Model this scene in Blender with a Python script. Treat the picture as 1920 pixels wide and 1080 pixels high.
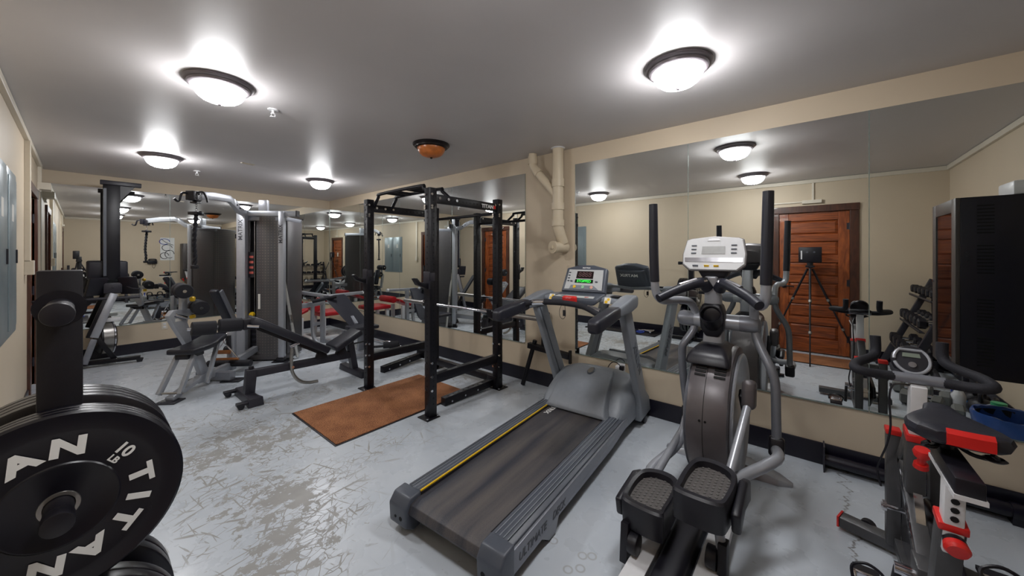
import bpy, bmesh, math, random
from mathutils import Vector, Matrix, Euler
random.seed(4)
PI = math.pi
SC = bpy.context.scene
for o in list(bpy.data.objects): bpy.data.objects.remove(o)
COL = SC.collection

# ------------------------------------------------------------------ camera, world, exposure
CAM_A = math.radians(50.236)
cd = bpy.data.cameras.new('camera'); cam = bpy.data.objects.new('camera', cd); COL.objects.link(cam)
cam.location = (0, 0, 1.42); cam.rotation_euler = (PI/2, 0, -CAM_A)
cd.sensor_width = 36; cd.lens = 36*671.5/1920; cd.shift_y = -61.8/1920
cd.clip_start = 0.01; cd.clip_end = 60
SC.camera = cam
w = bpy.data.worlds.new('world'); SC.world = w; w.use_nodes = True
w.node_tree.nodes['Background'].inputs[0].default_value = (0.8, 0.85, 1, 1)
w.node_tree.nodes['Background'].inputs[1].default_value = 0.02
SC.view_settings.view_transform = 'Standard'; SC.view_settings.look = 'None'
SC.view_settings.gamma = 1; SC.view_settings.use_curve_mapping = False
SC.view_settings.exposure = 0.0
SC.cycles.max_bounces = 7; SC.cycles.glossy_bounces = 5; SC.cycles.diffuse_bounces = 3
SC.cycles.use_adaptive_sampling = True; SC.cycles.adaptive_threshold = .07; SC.cycles.adaptive_min_samples = 16
SC.cycles.sample_clamp_indirect = 6
LAMP = 80.0          # radiance of the lit bowls

XR, YB, XL, YN, ZC = 3.219, 7.493, -0.332, -1.308, 2.512

# ------------------------------------------------------------------ materials
def lin(c):
    return tuple(((v/255)/12.92 if v/255 <= .04045 else ((v/255+.055)/1.055)**2.4) for v in c)
MATS = {}
def mat(key, rgb, rough=.5, metal=0., var=.06, scale=30., bump=0., bscale=200., coat=0., emit=None, spec=.5, trans=0.):
    """base colour in sRGB 0-255, with a little procedural variation in colour and gloss"""
    if key in MATS: return MATS[key]
    m = bpy.data.materials.new(key); m.use_nodes = True; nt = m.node_tree; N = nt.nodes; L = nt.links
    p = N['Principled BSDF']; c = lin(rgb)
    tc = N.new('ShaderNodeTexCoord'); nz = N.new('ShaderNodeTexNoise')
    nz.inputs['Scale'].default_value = scale; nz.inputs['Detail'].default_value = 5
    L.new(tc.outputs['Object'], nz.inputs['Vector'])
    mx = N.new('ShaderNodeMix'); mx.data_type = 'RGBA'
    mx.inputs[6].default_value = (*[max(0, v*(1-var*2)) for v in c], 1)
    mx.inputs[7].default_value = (*[min(1, v*(1+var*2)) for v in c], 1)
    L.new(nz.outputs[0], mx.inputs[0]); L.new(mx.outputs[2], p.inputs['Base Color'])
    mr = N.new('ShaderNodeMapRange'); mr.inputs[3].default_value = max(.02, rough-.06); mr.inputs[4].default_value = min(1, rough+.06)
    L.new(nz.outputs[0], mr.inputs[0]); L.new(mr.outputs[0], p.inputs['Roughness'])
    p.inputs['Metallic'].default_value = metal; p.inputs['Coat Weight'].default_value = coat
    p.inputs['Specular IOR Level'].default_value = spec; p.inputs['Transmission Weight'].default_value = trans
    if bump:
        n2 = N.new('ShaderNodeTexNoise'); n2.inputs['Scale'].default_value = bscale; n2.inputs['Detail'].default_value = 3
        L.new(tc.outputs['Object'], n2.inputs['Vector'])
        b = N.new('ShaderNodeBump'); b.inputs['Strength'].default_value = bump; b.inputs['Distance'].default_value = .004
        L.new(n2.outputs[0], b.inputs['Height']); L.new(b.outputs[0], p.inputs['Normal'])
    if emit:
        p.inputs['Emission Color'].default_value = (*lin(emit[0]), 1); p.inputs['Emission Strength'].default_value = emit[1]
    MATS[key] = m; return m

WALL = mat('wall_paint', (204, 188, 164), .55, var=.02, scale=3, bump=.06, bscale=120)
CEIL = mat('ceiling_paint', (200, 196, 196), .40, var=.03, scale=2.5, bump=.10, bscale=14)
BASEB = mat('black_vinyl_base', (20, 18, 32), .35, var=.1)
TRIM = mat('raceway_plastic', (214, 205, 188), .4, var=.02)
PIPEM = mat('painted_pipe', (205, 190, 164), .42, var=.02, scale=8)
MIRR = mat('mirror_silver', (214, 222, 216), .04, 1., var=0.0)
MIRR.node_tree.nodes['Principled BSDF'].inputs['Roughness'].default_value = 0
for l in list(MIRR.node_tree.links):
    if l.to_socket.name in ('Roughness', 'Base Color'): MIRR.node_tree.links.remove(l)
MIRR.node_tree.nodes['Principled BSDF'].inputs['Base Color'].default_value = (.815, .84, .825, 1)
MEDGE = mat('mirror_edge', (150, 165, 160), .2, .6)
BLACK = mat('black_powdercoat', (15, 14, 22), .40, var=.12, bump=.05, bscale=500, spec=.4)
DARKB = mat('charcoal_steel', (42, 41, 50), .42, var=.08)
HOLE = mat('hole_dark', (5, 5, 7), .8)
VINYL = mat('black_vinyl', (33, 34, 44), .42, var=.08, bump=.12, bscale=260)
FOAM = mat('black_foam', (25, 25, 33), .75, var=.1, bump=.3, bscale=300)
RUBBER = mat('black_rubber', (20, 19, 28), .45, var=.12, bump=.08, bscale=300)
SILVER = mat('silver_paint', (172, 175, 182), .32, .38, var=.04)
SILVD = mat('silver_paint_dark', (136, 139, 147), .36, .38, var=.05)
CHROME = mat('chrome', (215, 215, 220), .14, 1., var=.03)
STEEL = mat('brushed_steel', (165, 162, 158), .3, .9, var=.08)
SHROUD = mat('shroud_grey', (92, 90, 92), .33, .3, var=.06)
GREYPL = mat('grey_plastic', (126, 131, 138), .42, var=.05, bump=.08, bscale=500)
GREYDK = mat('dark_grey_plastic', (76, 81, 91), .38, var=.06, bump=.08, bscale=500)
BRNGR = mat('warm_grey_plastic', (96, 91, 93), .35, .25, var=.05)
BLKPL = mat('black_plastic', (23, 22, 30), .4, var=.08)
PLATEM = mat('plate_rubber', (13, 12, 22), .3, var=.1)
RED = mat('red_plastic', (215, 40, 36), .35, var=.05)
REDV = mat('red_vinyl', (190, 28, 38), .35, var=.06)
WHITE = mat('white_paint', (222, 222, 224), .35, var=.03)
WHPR = mat('white_print', (232, 232, 230), .55, var=.02)
GREYPR = mat('grey_print', (70, 72, 78), .5, var=.02)
YELL = mat('yellow_plastic', (235, 190, 30), .4, var=.04)
BLUE = mat('blue_plastic', (40, 70, 170), .35, var=.1, scale=12)
STICK = mat('sticker_white', (225, 222, 214), .5, var=.03)
BRNW = mat('brown_wood_grip', (150, 95, 50), .45, var=.15, scale=60)

def wood(key, a, b):
    m = bpy.data.materials.new(key); m.use_nodes = True; nt = m.node_tree; N = nt.nodes; L = nt.links
    p = N['Principled BSDF']; tc = N.new('ShaderNodeTexCoord'); mp = N.new('ShaderNodeMapping')
    mp.inputs['Scale'].default_value = (6, 6, 1.2) if 'v' in key[-1:] else (6, 1.0, 14)
    L.new(tc.outputs['Object'], mp.inputs[0])
    nz = N.new('ShaderNodeTexNoise'); nz.inputs['Scale'].default_value = 3; nz.inputs['Detail'].default_value = 8; nz.inputs['Distortion'].default_value = 1.2
    L.new(mp.outputs[0], nz.inputs['Vector'])
    cr = N.new('ShaderNodeValToRGB'); cr.color_ramp.elements[0].position = .3; cr.color_ramp.elements[1].position = .72
    cr.color_ramp.elements[0].color = (*lin(a), 1); cr.color_ramp.elements[1].color = (*lin(b), 1)
    L.new(nz.outputs[0], cr.inputs[0]); L.new(cr.outputs[0], p.inputs['Base Color'])
    p.inputs['Roughness'].default_value = .38; p.inputs['Coat Weight'].default_value = .25
    return m
WOODH = wood('door_wood_h', (96, 42, 18), (176, 92, 42))
WOODV = wood('door_wood_v', (112, 50, 20), (186, 100, 48))
WOODF = wood('frame_wood_v', (56, 32, 24), (92, 54, 38))

def floor_material():
    m = bpy.data.materials.new('painted_concrete'); m.use_nodes = True; nt = m.node_tree; N = nt.nodes; L = nt.links
    p = N['Principled BSDF']; tc = N.new('ShaderNodeTexCoord')
    def noise(scale, detail=6, dist=0, vec=None, rough=.55):
        n = N.new('ShaderNodeTexNoise'); n.inputs['Scale'].default_value = scale; n.inputs['Detail'].default_value = detail
        n.inputs['Distortion'].default_value = dist; n.inputs['Roughness'].default_value = rough
        L.new(vec or tc.outputs['Object'], n.inputs['Vector']); return n.outputs[0]
    def mth(op, a, b=None, c=None):
        n = N.new('ShaderNodeMath'); n.operation = op
        for i, v in enumerate((a, b, c)):
            if v is None: continue
            if isinstance(v, (int, float)): n.inputs[i].default_value = v
            else: L.new(v, n.inputs[i])
        return n.outputs[0]
    def mapr(v, a, b, c=0, d=1):
        n = N.new('ShaderNodeMapRange'); n.inputs[1].default_value = a; n.inputs[2].default_value = b
        n.inputs[3].default_value = c; n.inputs[4].default_value = d; L.new(v, n.inputs[0]); return n.outputs[0]
    def rot(deg, sc):
        n = N.new('ShaderNodeMapping'); n.vector_type = 'TEXTURE'   # rotate first, then stretch
        n.inputs['Rotation'].default_value = (0, 0, math.radians(deg)); n.inputs['Scale'].default_value = [1/v for v in sc]
        L.new(tc.outputs['Object'], n.inputs[0]); return n.outputs[0]
    sp = N.new('ShaderNodeSeparateXYZ'); L.new(tc.outputs['Object'], sp.inputs[0])
    X, Y = sp.outputs[0], sp.outputs[1]
    def blob(cx, cy, rx, ry, deg=0, amp=1.0):
        a = math.radians(deg); dx = mth('SUBTRACT', X, cx); dy = mth('SUBTRACT', Y, cy)
        u = mth('ADD', mth('MULTIPLY', dx, math.cos(a)/rx), mth('MULTIPLY', dy, math.sin(a)/rx))
        v = mth('ADD', mth('MULTIPLY', dx, -math.sin(a)/ry), mth('MULTIPLY', dy, math.cos(a)/ry))
        d = mth('SQRT', mth('ADD', mth('MULTIPLY', u, u), mth('MULTIPLY', v, v)))
        return mapr(d, .25, 1.0, amp, 0)
    reg = blob(.78, 3.3, 1.0, .75, 0, 1.0)
    for args in [(.72, 2.35, .6, 1.05, 0, .95), (1.1, 3.95, 1.4, .45, 0, .62), (1.45, 2.45, .7, .45, 0, .5), (.62, 1.9, .5, .5, 0, .95),
                 (2.6, 3.2, .9, .7, 0, .45), (1.0, 3.15, .62, .16, -3, 1.25), (.78, 2.35, .22, .42, 12, 1.2), (.55, 1.9, .3, .2, 0, 1.2), (2.6, 5.0, .6, .8, 0, .35)]:
        reg = mth('MAXIMUM', reg, blob(*args))
    # worn patches
    patch = noise(9, 10, .12, None, .72)
    th = mapr(reg, 0, 1.2, .76, .44)
    worn = mapr(mth('SUBTRACT', patch, th), 0, .012)
    # long scratches in several directions
    scr = None
    for deg, ln, sc, k in [(4, .6, 20, 1.0), (62, .7, 18, 1.0), (-34, .8, 17, 1.0), (95, .8, 22, 1.), (25, .7, 24, 1.), (-70, 1.0, 26, 1.)]:
        n = noise(1, 3, .35, rot(deg, (ln*3.2, sc*1.7, 1)), .5)
        s = mapr(n, .645, .660)
        scr = s if scr is None else mth('MAXIMUM', scr, s)
    brk = mapr(noise(5, 4), .44, .5)
    scr = mth('MULTIPLY', mth('MULTIPLY', scr, brk), mapr(reg, .12, .5))
    # a cell pattern whose borders read as crossing scrapes
    vo = N.new('ShaderNodeTexVoronoi'); vo.feature = 'DISTANCE_TO_EDGE'; vo.inputs['Scale'].default_value = 13
    wv = N.new('ShaderNodeMixRGB'); wv.blend_type = 'ADD'; wv.inputs[0].default_value = .12
    nn = N.new('ShaderNodeTexNoise'); nn.inputs['Scale'].default_value = 6; L.new(tc.outputs['Object'], nn.inputs['Vector'])
    L.new(rot(18, (1, 1.7, 1)), wv.inputs[1]); L.new(nn.outputs[1], wv.inputs[2]); L.new(wv.outputs[0], vo.inputs['Vector'])
    cell = mth('MULTIPLY', mapr(vo.outputs['Distance'], .045, .02), mapr(mth('ADD', noise(3.2, 5), mth('MULTIPLY', reg, .22)), .60, .66))
    scr = mth('MAXIMUM', scr, mth('MULTIPLY', cell, mapr(reg, .2, .5)))
    speck = mth('MULTIPLY', mapr(noise(38, 4, .3), .70, .715), mapr(reg, -.2, .6, .25, 1))
    mask = mth('MAXIMUM', mth('MAXIMUM', worn, scr), speck)
    mask = mth('MINIMUM', mask, 1)
    # round foot stains left by machines
    for cx, cy in ((1.50,.98),(1.404,.84),(1.445,.80),(1.513,.826),(1.539,.79)):
        dx = mth('SUBTRACT', X, cx); dy = mth('SUBTRACT', Y, cy); d = mth('SQRT', mth('ADD', mth('MULTIPLY', dx, dx), mth('MULTIPLY', dy, dy)))
        mask = mth('MAXIMUM', mask, mth('MULTIPLY', mapr(mth('ABSOLUTE', mth('SUBTRACT', d, .019)), .006, .002), .55))
    # hairline crack near the mirror wall
    ck = mth('ADD', mth('ADD', Y, .165), mth('MULTIPLY', mth('SUBTRACT', noise(9, 6, 0, rot(0, (1, .01, 1))), .5), .28))
    crack = mth('MULTIPLY', mapr(mth('ABSOLUTE', ck), .007, .003), mth('MULTIPLY', mapr(X, 2.0, 2.2), mapr(noise(14, 3), .40, .46)))
    # base paint
    base = N.new('ShaderNodeMix'); base.data_type = 'RGBA'
    base.inputs[6].default_value = (*lin((186, 194, 203)), 1); base.inputs[7].default_value = (*lin((204, 210, 217)), 1)
    L.new(mapr(noise(1.4, 5), .3, .7), base.inputs[0])
    bare = N.new('ShaderNodeMix'); bare.data_type = 'RGBA'
    bare.inputs[6].default_value = (*lin((140, 139, 136)), 1); bare.inputs[7].default_value = (*lin((161, 159, 155)), 1)
    L.new(noise(12, 6), bare.inputs[0])
    f = N.new('ShaderNodeMix'); f.data_type = 'RGBA'
    L.new(mth('MULTIPLY', mask, .95), f.inputs[0]); L.new(base.outputs[2], f.inputs[6]); L.new(bare.outputs[2], f.inputs[7])
    g = N.new('ShaderNodeMix'); g.data_type = 'RGBA'; g.inputs[7].default_value = (*lin((92, 84, 74)), 1)
    L.new(mth('MULTIPLY', crack, .7), g.inputs[0]); L.new(f.outputs[2], g.inputs[6])
    L.new(g.outputs[2], p.inputs['Base Color'])
    L.new(mapr(mth('ADD', mth('MULTIPLY', mask, .35), noise(5, 4)), .3, 1.1, .22, .52), p.inputs['Roughness'])
    b = N.new('ShaderNodeBump'); b.inputs['Strength'].default_value = .25; b.inputs['Distance'].default_value = .003
    L.new(mth('SUBTRACT', mth('MULTIPLY', noise(25, 3), .3), mask), b.inputs['Height']); L.new(b.outputs[0], p.inputs['Normal'])
    return m
FLOOR = floor_material()

def rug_material(key, a, b):
    m = bpy.data.materials.new(key); m.use_nodes = True; nt = m.node_tree; N = nt.nodes; L = nt.links
    p = N['Principled BSDF']; tc = N.new('ShaderNodeTexCoord')
    n = N.new('ShaderNodeTexNoise'); n.inputs['Scale'].default_value = 160; n.inputs['Detail'].default_value = 4
    n2 = N.new('ShaderNodeTexNoise'); n2.inputs['Scale'].default_value = 5; n2.inputs['Detail'].default_value = 4
    L.new(tc.outputs['Object'], n.inputs['Vector']); L.new(tc.outputs['Object'], n2.inputs['Vector'])
    ad = N.new('ShaderNodeMath'); ad.operation = 'MULTIPLY_ADD'; ad.inputs[1].default_value = .35; L.new(n2.outputs[0], ad.inputs[0]); L.new(n.outputs[0], ad.inputs[2])
    cr = N.new('ShaderNodeValToRGB'); e = cr.color_ramp.elements
    e[0].position = .56; e[0].color = (*lin(a), 1); e[1].position = .80; e[1].color = (*lin(b), 1)
    L.new(ad.outputs[0], cr.inputs[0]); L.new(cr.outputs[0], p.inputs['Base Color']); p.inputs['Roughness'].default_value = .95
    bp = N.new('ShaderNodeBump'); bp.inputs['Strength'].default_value = .7; bp.inputs['Distance'].default_value = .004
    L.new(n.outputs[0], bp.inputs['Height']); L.new(bp.outputs[0], p.inputs['Normal'])
    return m
RUG = rug_material('rust_rug', (104, 62, 38), (186, 126, 84))

def belt_material():
    m = bpy.data.materials.new('tread_belt'); m.use_nodes = True; nt = m.node_tree; N = nt.nodes; L = nt.links
    p = N['Principled BSDF']; tc = N.new('ShaderNodeTexCoord'); mp = N.new('ShaderNodeMapping'); mp.inputs['Scale'].default_value = (.6, 8, 1)
    L.new(tc.outputs['Object'], mp.inputs[0]); n = N.new('ShaderNodeTexNoise'); n.inputs['Scale'].default_value = 1.3; n.inputs['Detail'].default_value = 4
    L.new(mp.outputs[0], n.inputs['Vector'])
    g = N.new('ShaderNodeTexNoise'); g.inputs['Scale'].default_value = 220; L.new(tc.outputs['Object'], g.inputs['Vector'])
    ad = N.new('ShaderNodeMath'); ad.operation = 'MULTIPLY_ADD'; ad.inputs[1].default_value = .25; L.new(g.outputs[0], ad.inputs[0]); L.new(n.outputs[0], ad.inputs[2])
    cr = N.new('ShaderNodeValToRGB'); e = cr.color_ramp.elements
    e[0].position = .5; e[0].color = (*lin((46, 48, 58)), 1); e[1].position = .84; e[1].color = (*lin((94, 88, 85)), 1)
    L.new(ad.outputs[0], cr.inputs[0]); L.new(cr.outputs[0], p.inputs['Base Color']); p.inputs['Roughness'].default_value = .55
    b = N.new('ShaderNodeBump'); b.inputs['Strength'].default_value = .25; b.inputs['Distance'].default_value = .002
    L.new(g.outputs[0], b.inputs['Height']); L.new(b.outputs[0], p.inputs['Normal'])
    return m
BELT = belt_material()

def perf_material():
    """grey translucent-looking shroud with rows of small pale perforations"""
    m = bpy.data.materials.new('perforated_shroud'); m.use_nodes = True; nt = m.node_tree; N = nt.nodes; L = nt.links
    p = N['Principled BSDF']; tc = N.new('ShaderNodeTexCoord')
    mp = N.new('ShaderNodeMapping'); mp.inputs['Scale'].default_value = (27, 27, 27); L.new(tc.outputs['Object'], mp.inputs[0])
    sp = N.new('ShaderNodeSeparateXYZ'); L.new(mp.outputs[0], sp.inputs[0])
    def mth(op, a, b=None):
        n = N.new('ShaderNodeMath'); n.operation = op
        for i, v in enumerate((a, b)):
            if v is None: continue
            if isinstance(v, (int, float)): n.inputs[i].default_value = v
            else: L.new(v, n.inputs[i])
        return n.outputs[0]
    h = sp.outputs[1]; v = sp.outputs[2]
    a = mth('MULTIPLY', mth('SINE', mth('MULTIPLY', mth('ADD', h, v), PI)), mth('SINE', mth('MULTIPLY', mth('SUBTRACT', h, v), PI)))
    dot = mth('GREATER_THAN', a, .55)
    nz = N.new('ShaderNodeTexNoise'); nz.inputs['Scale'].default_value = 2.5; L.new(tc.outputs['Object'], nz.inputs['Vector'])
    fac = mth('MULTIPLY', dot, mth('MULTIPLY', nz.outputs[0], .9))
    mx = N.new('ShaderNodeMix'); mx.data_type = 'RGBA'; mx.inputs[6].default_value = (*lin((90, 88, 90)), 1); mx.inputs[7].default_value = (*lin((132, 126, 116)), 1)
    L.new(fac, mx.inputs[0]); L.new(mx.outputs[2], p.inputs['Base Color']); p.inputs['Roughness'].default_value = .3; p.inputs['Metallic'].default_value = .25
    return m
PERF = perf_material()

# ------------------------------------------------------------------ mesh building
def V(*a): return Vector(a)
class S:
    """collects shapes in one bmesh"""
    def __init__(s): s.b = bmesh.new()
    def _hull(s, ring0, ring1, caps=True):
        b = s.b; a = [b.verts.new(p) for p in ring0]; c = [b.verts.new(p) for p in ring1]; n = len(a)
        for i in range(n): b.faces.new((a[i], a[(i+1) % n], c[(i+1) % n], c[i]))
        if caps: b.faces.new(a[::-1]); b.faces.new(c)
        return s
    def box(s, x0, y0, z0, x1, y1, z1):
        return s._hull([V(x0,y0,z0),V(x1,y0,z0),V(x1,y1,z0),V(x0,y1,z0)], [V(x0,y0,z1),V(x1,y0,z1),V(x1,y1,z1),V(x0,y1,z1)])
    def cbox(s, c, size, rot=(0,0,0)):
        R = Euler(rot).to_matrix(); c = Vector(c); h = [d/2 for d in size]
        f = lambda x, y, z: c + R @ V(x*h[0], y*h[1], z*h[2])
        return s._hull([f(-1,-1,-1),f(1,-1,-1),f(1,1,-1),f(-1,1,-1)], [f(-1,-1,1),f(1,-1,1),f(1,1,1),f(-1,1,1)])
    def beam(s, p0, p1, w, h, up=(0,0,1), w1=None, h1=None):
        p0, p1 = Vector(p0), Vector(p1); d = (p1-p0).normalized(); up = Vector(up)
        if abs(d.dot(up)) > .98: up = V(1,0,0)
        x = d.cross(up).normalized(); y = x.cross(d).normalized()
        w1 = w if w1 is None else w1; h1 = h if h1 is None else h1
        r0 = [p0 + x*sx*w/2 + y*sy*h/2 for sx, sy in ((-1,-1),(1,-1),(1,1),(-1,1))]
        r1 = [p1 + x*sx*w1/2 + y*sy*h1/2 for sx, sy in ((-1,-1),(1,-1),(1,1),(-1,1))]
        return s._hull(r0, r1)
    def cyl(s, p0, p1, r, r2=None, n=18):
        p0, p1 = Vector(p0), Vector(p1); d = (p1-p0).normalized(); up = V(0,0,1) if abs(d.z) < .95 else V(1,0,0)
        x = d.cross(up).normalized(); y = x.cross(d); r2 = r if r2 is None else r2
        return s._hull([p0+(x*math.cos(t)+y*math.sin(t))*r for t in [2*PI*i/n for i in range(n)]],
                       [p1+(x*math.cos(t)+y*math.sin(t))*r2 for t in [2*PI*i/n for i in range(n)]])
    def tube(s, pts, r, n=12, smooth=True, closed=False, k=5):
        pts = [Vector(p) for p in pts]
        rr = list(r) if isinstance(r, (list, tuple)) else [r]*len(pts)
        if smooth and len(pts) > 2:
            q = []; qr = []; m = len(pts)
            for i in range(m if closed else m-1):
                g = lambda j: pts[j % m] if closed else pts[max(0, min(m-1, j))]
                a, b, c, e = g(i-1), g(i), g(i+1), g(i+2)
                for j in range(k):
                    t = j/k
                    q.append(.5*((2*b)+(c-a)*t+(2*a-5*b+4*c-e)*t*t+(3*b-a-3*c+e)*t**3)); qr.append(rr[i]*(1-t)+rr[(i+1) % m]*t)
            if not closed: q.append(pts[-1]); qr.append(rr[-1])
            pts, rr = q, qr
        m = len(pts); rings = []; px = None
        for i, p in enumerate(pts):
            d = (pts[(i+1) % m]-pts[i-1]) if closed else (pts[min(i+1, m-1)]-pts[max(i-1, 0)])
            d.normalize()
            if px is None:
                up = V(0,0,1) if abs(d.z) < .9 else V(1,0,0); px = d.cross(up).normalized()
            else: px = (px - d*px.dot(d)).normalized()
            y = d.cross(px)
            rings.append([s.b.verts.new(p+(px*math.cos(2*PI*j/n)+y*math.sin(2*PI*j/n))*rr[i]) for j in range(n)])
        for i in range(m if closed else m-1):
            A, B = rings[i], rings[(i+1) % m]
            for j in range(n): s.b.faces.new((A[j], A[(j+1) % n], B[(j+1) % n], B[j]))
        if not closed: s.b.faces.new(rings[0][::-1]); s.b.faces.new(rings[-1])
        return s
    def lathe(s, prof, o=(0,0,0), axis=(0,0,1), n=32, sx=1.):
        """prof: (radius, height) pairs along axis"""
        o = Vector(o); a = Vector(axis).normalized(); up = V(0,0,1) if abs(a.z) < .9 else V(1,0,0)
        x = a.cross(up).normalized(); y = a.cross(x); rings = []
        for r, h in prof:
            if r < 1e-6: rings.append([s.b.verts.new(o+a*h)])
            else: rings.append([s.b.verts.new(o+a*h+(x*math.cos(2*PI*j/n)*sx+y*math.sin(2*PI*j/n))*r) for j in range(n)])
        for A, B in zip(rings, rings[1:]):
            for j in range(n):
                if len(A) == 1 and len(B) == 1: continue
                if len(A) == 1: s.b.faces.new((A[0], B[(j+1) % n], B[j]))
                elif len(B) == 1: s.b.faces.new((A[j], A[(j+1) % n], B[0]))
                else: s.b.faces.new((A[j], A[(j+1) % n], B[(j+1) % n], B[j]))
        return s
    def prism(s, pts, vec):
        pts = [Vector(p) for p in pts]; vec = Vector(vec)
        return s._hull(pts, [p+vec for p in pts])
    def loft(s, rings, caps=True):
        R = [[s.b.verts.new(Vector(p)) for p in r] for r in rings]; n = len(R[0])
        for A, B in zip(R, R[1:]):
            for j in range(n): s.b.faces.new((A[j], A[(j+1) % n], B[(j+1) % n], B[j]))
        if caps: s.b.faces.new(R[0][::-1]); s.b.faces.new(R[-1])
        return s
    def mesh(s, name, m, bevel=0, seg=2, sharp=.6, xf=None):
        b = s.b; bmesh.ops.recalc_face_normals(b, faces=b.faces)
        if bevel:
            es = [e for e in b.edges if len(e.link_faces) == 2 and e.calc_face_angle(0) > .5]
            bmesh.ops.bevel(b, geom=es, offset=bevel, segments=seg, affect='EDGES', profile=.5, clamp_overlap=True)
        if xf is not None: bmesh.ops.transform(b, matrix=xf, verts=b.verts)
        for f in b.faces: f.smooth = True
        for e in b.edges:
            if len(e.link_faces) == 2 and e.calc_face_angle(0) > sharp: e.smooth = False
        me = bpy.data.meshes.new(name); b.to_mesh(me); b.free(); me.materials.append(m); return me

def tag(o, label=None, cat=None, group=None, kind=None):
    if label: o['label'] = label
    if cat: o['category'] = cat
    if group: o['group'] = group
    if kind: o['kind'] = kind
    return o
class T:
    """a thing: an Empty at its base; parts are given in the thing's own frame (local) or in room coordinates"""
    def __init__(s, name, label, cat, loc=(0,0,0), rz=0, group=None, local=False, kind=None):
        s.o = bpy.data.objects.new(name, None); COL.objects.link(s.o); s.o.empty_display_size = .1
        if len(loc) == 2: loc = (*loc, 0)
        s.o.location = loc; s.o.rotation_euler = (0, 0, rz); tag(s.o, label, cat, group, kind)
        s.xf = None if local else (Matrix.Translation(loc) @ Matrix.Rotation(rz, 4, 'Z')).inverted()
    def p(s, name, sh, m, parent=None, bevel=0, seg=2, label=None, kind=None):
        o = bpy.data.objects.new(name, sh.mesh(name, m, bevel, seg, xf=s.xf)); COL.objects.link(o); o.parent = parent or s.o
        return tag(o, label, kind=kind)
    def txt(s, string, size, org, xd, yd, m, parent=None, name='lettering', depth=.0008, bold=0.0, sx=1., center=True, shear=0):
        me = text_mesh(string, size, org, xd, yd, m, depth, bold, sx, center, shear)
        if s.xf is not None: me.transform(s.xf)
        o = bpy.data.objects.new(name, me); COL.objects.link(o); o.parent = parent or s.o; return o
def text_mesh(string, size, org, xd, yd, m, depth=.0008, bold=0., sx=1., center=True, shear=0):
    cu = bpy.data.curves.new('t', 'FONT'); cu.body = string; cu.size = size; cu.extrude = depth; cu.offset = bold*size
    cu.shear = shear
    if center: cu.align_x = 'CENTER'; cu.align_y = 'CENTER'
    ob = bpy.data.objects.new('t', cu); COL.objects.link(ob)
    dg = bpy.context.evaluated_depsgraph_get(); me = bpy.data.meshes.new_from_object(ob.evaluated_get(dg))
    bpy.data.objects.remove(ob); bpy.data.curves.remove(cu)
    xd = Vector(xd).normalized(); yd = Vector(yd).normalized(); zd = xd.cross(yd)
    M = Matrix(((xd.x*sx, yd.x, zd.x, org[0]), (xd.y*sx, yd.y, zd.y, org[1]), (xd.z*sx, yd.z, zd.z, org[2]), (0,0,0,1)))
    me.transform(M); me.materials.clear(); me.materials.append(m); return me
def one(name, sh, m, label=None, cat=None, group=None, kind=None, loc=(0,0,0), bevel=0, seg=2, rz=0):
    if len(loc) == 2: loc = (*loc, 0)
    o = bpy.data.objects.new(name, sh.mesh(name, m, bevel, seg)); COL.objects.link(o); o.location = loc; o.rotation_euler = (0,0,rz)
    return tag(o, label, cat, group, kind)
def struct(name, sh, m, parent=None, bevel=0):
    o = bpy.data.objects.new(name, sh.mesh(name, m, bevel, sharp=.3)); COL.objects.link(o)
    if parent: o.parent = parent
    else: o['kind'] = 'structure'
    return o
def dup(root, loc=None, rz=None, label=None, group=None):
    r = root.copy(); COL.objects.link(r)
    if loc is not None: r.location = loc
    if rz is not None: r.rotation_euler = (0, 0, rz)
    if label: r['label'] = label
    if group: r['group'] = group
    for ch in list(root.children):
        c = ch.copy(); COL.objects.link(c); c.parent = r
        for g in list(ch.children):
            d = g.copy(); COL.objects.link(d); d.parent = c
    return r

# ------------------------------------------------------------------ room shell
struct('floor', S().box(XL-.1, YN-.1, -.1, XR+.1, YB+.1, 0), FLOOR)
struct('ceiling', S().box(XL-.1, YN-.1, ZC, XR+.1, YB+.1, ZC+.1), CEIL)
struct('wall_right', S().box(XR, YN-.1, 0, XR+.1, YB+.1, ZC), WALL)
struct('wall_back', S().box(XL-.1, YB, 0, XR, YB+.1, ZC), WALL)
struct('wall_near', S().box(XL-.1, YN-.1, 0, XR, YN, ZC), WALL)
DOORS = [(-.42, .36, 'near'), (5.80, 6.55, 'far')]
wl = S()
ys = [YN]
for a, b, _ in DOORS: ys += [a-.0, b+.0]
ys.append(YB)
for i in range(0, len(ys), 2): wl.box(XL-.1, ys[i], 0, XL, ys[i+1], ZC)
for a, b, _ in DOORS: wl.box(XL-.1, a, 2.04, XL, b, ZC); wl.box(XL-.1, a, 0, XL-.08, b, 2.04)
struct('wall_left', wl, WALL)
struct('baseboard_right', S().box(XR-.012, YN, 0, XR, YB, .148), BASEB, bevel=.004)
struct('baseboard_back', S().box(XL, YB-.012, 0, XR-.012, YB, .148), BASEB, bevel=.004)
struct('baseboard_near', S().box(XL, YN, 0, XR-.012, YN+.012, .148), BASEB, bevel=.004)
struct('baseboard_left', S().box(XL, YN+.012, 0, XL+.012, -.53, .148).box(XL, .47, 0, XL+.012, 5.68, .148).box(XL, 6.67, 0, XL+.012, YB-.012, .148), BASEB, bevel=.004)

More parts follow.
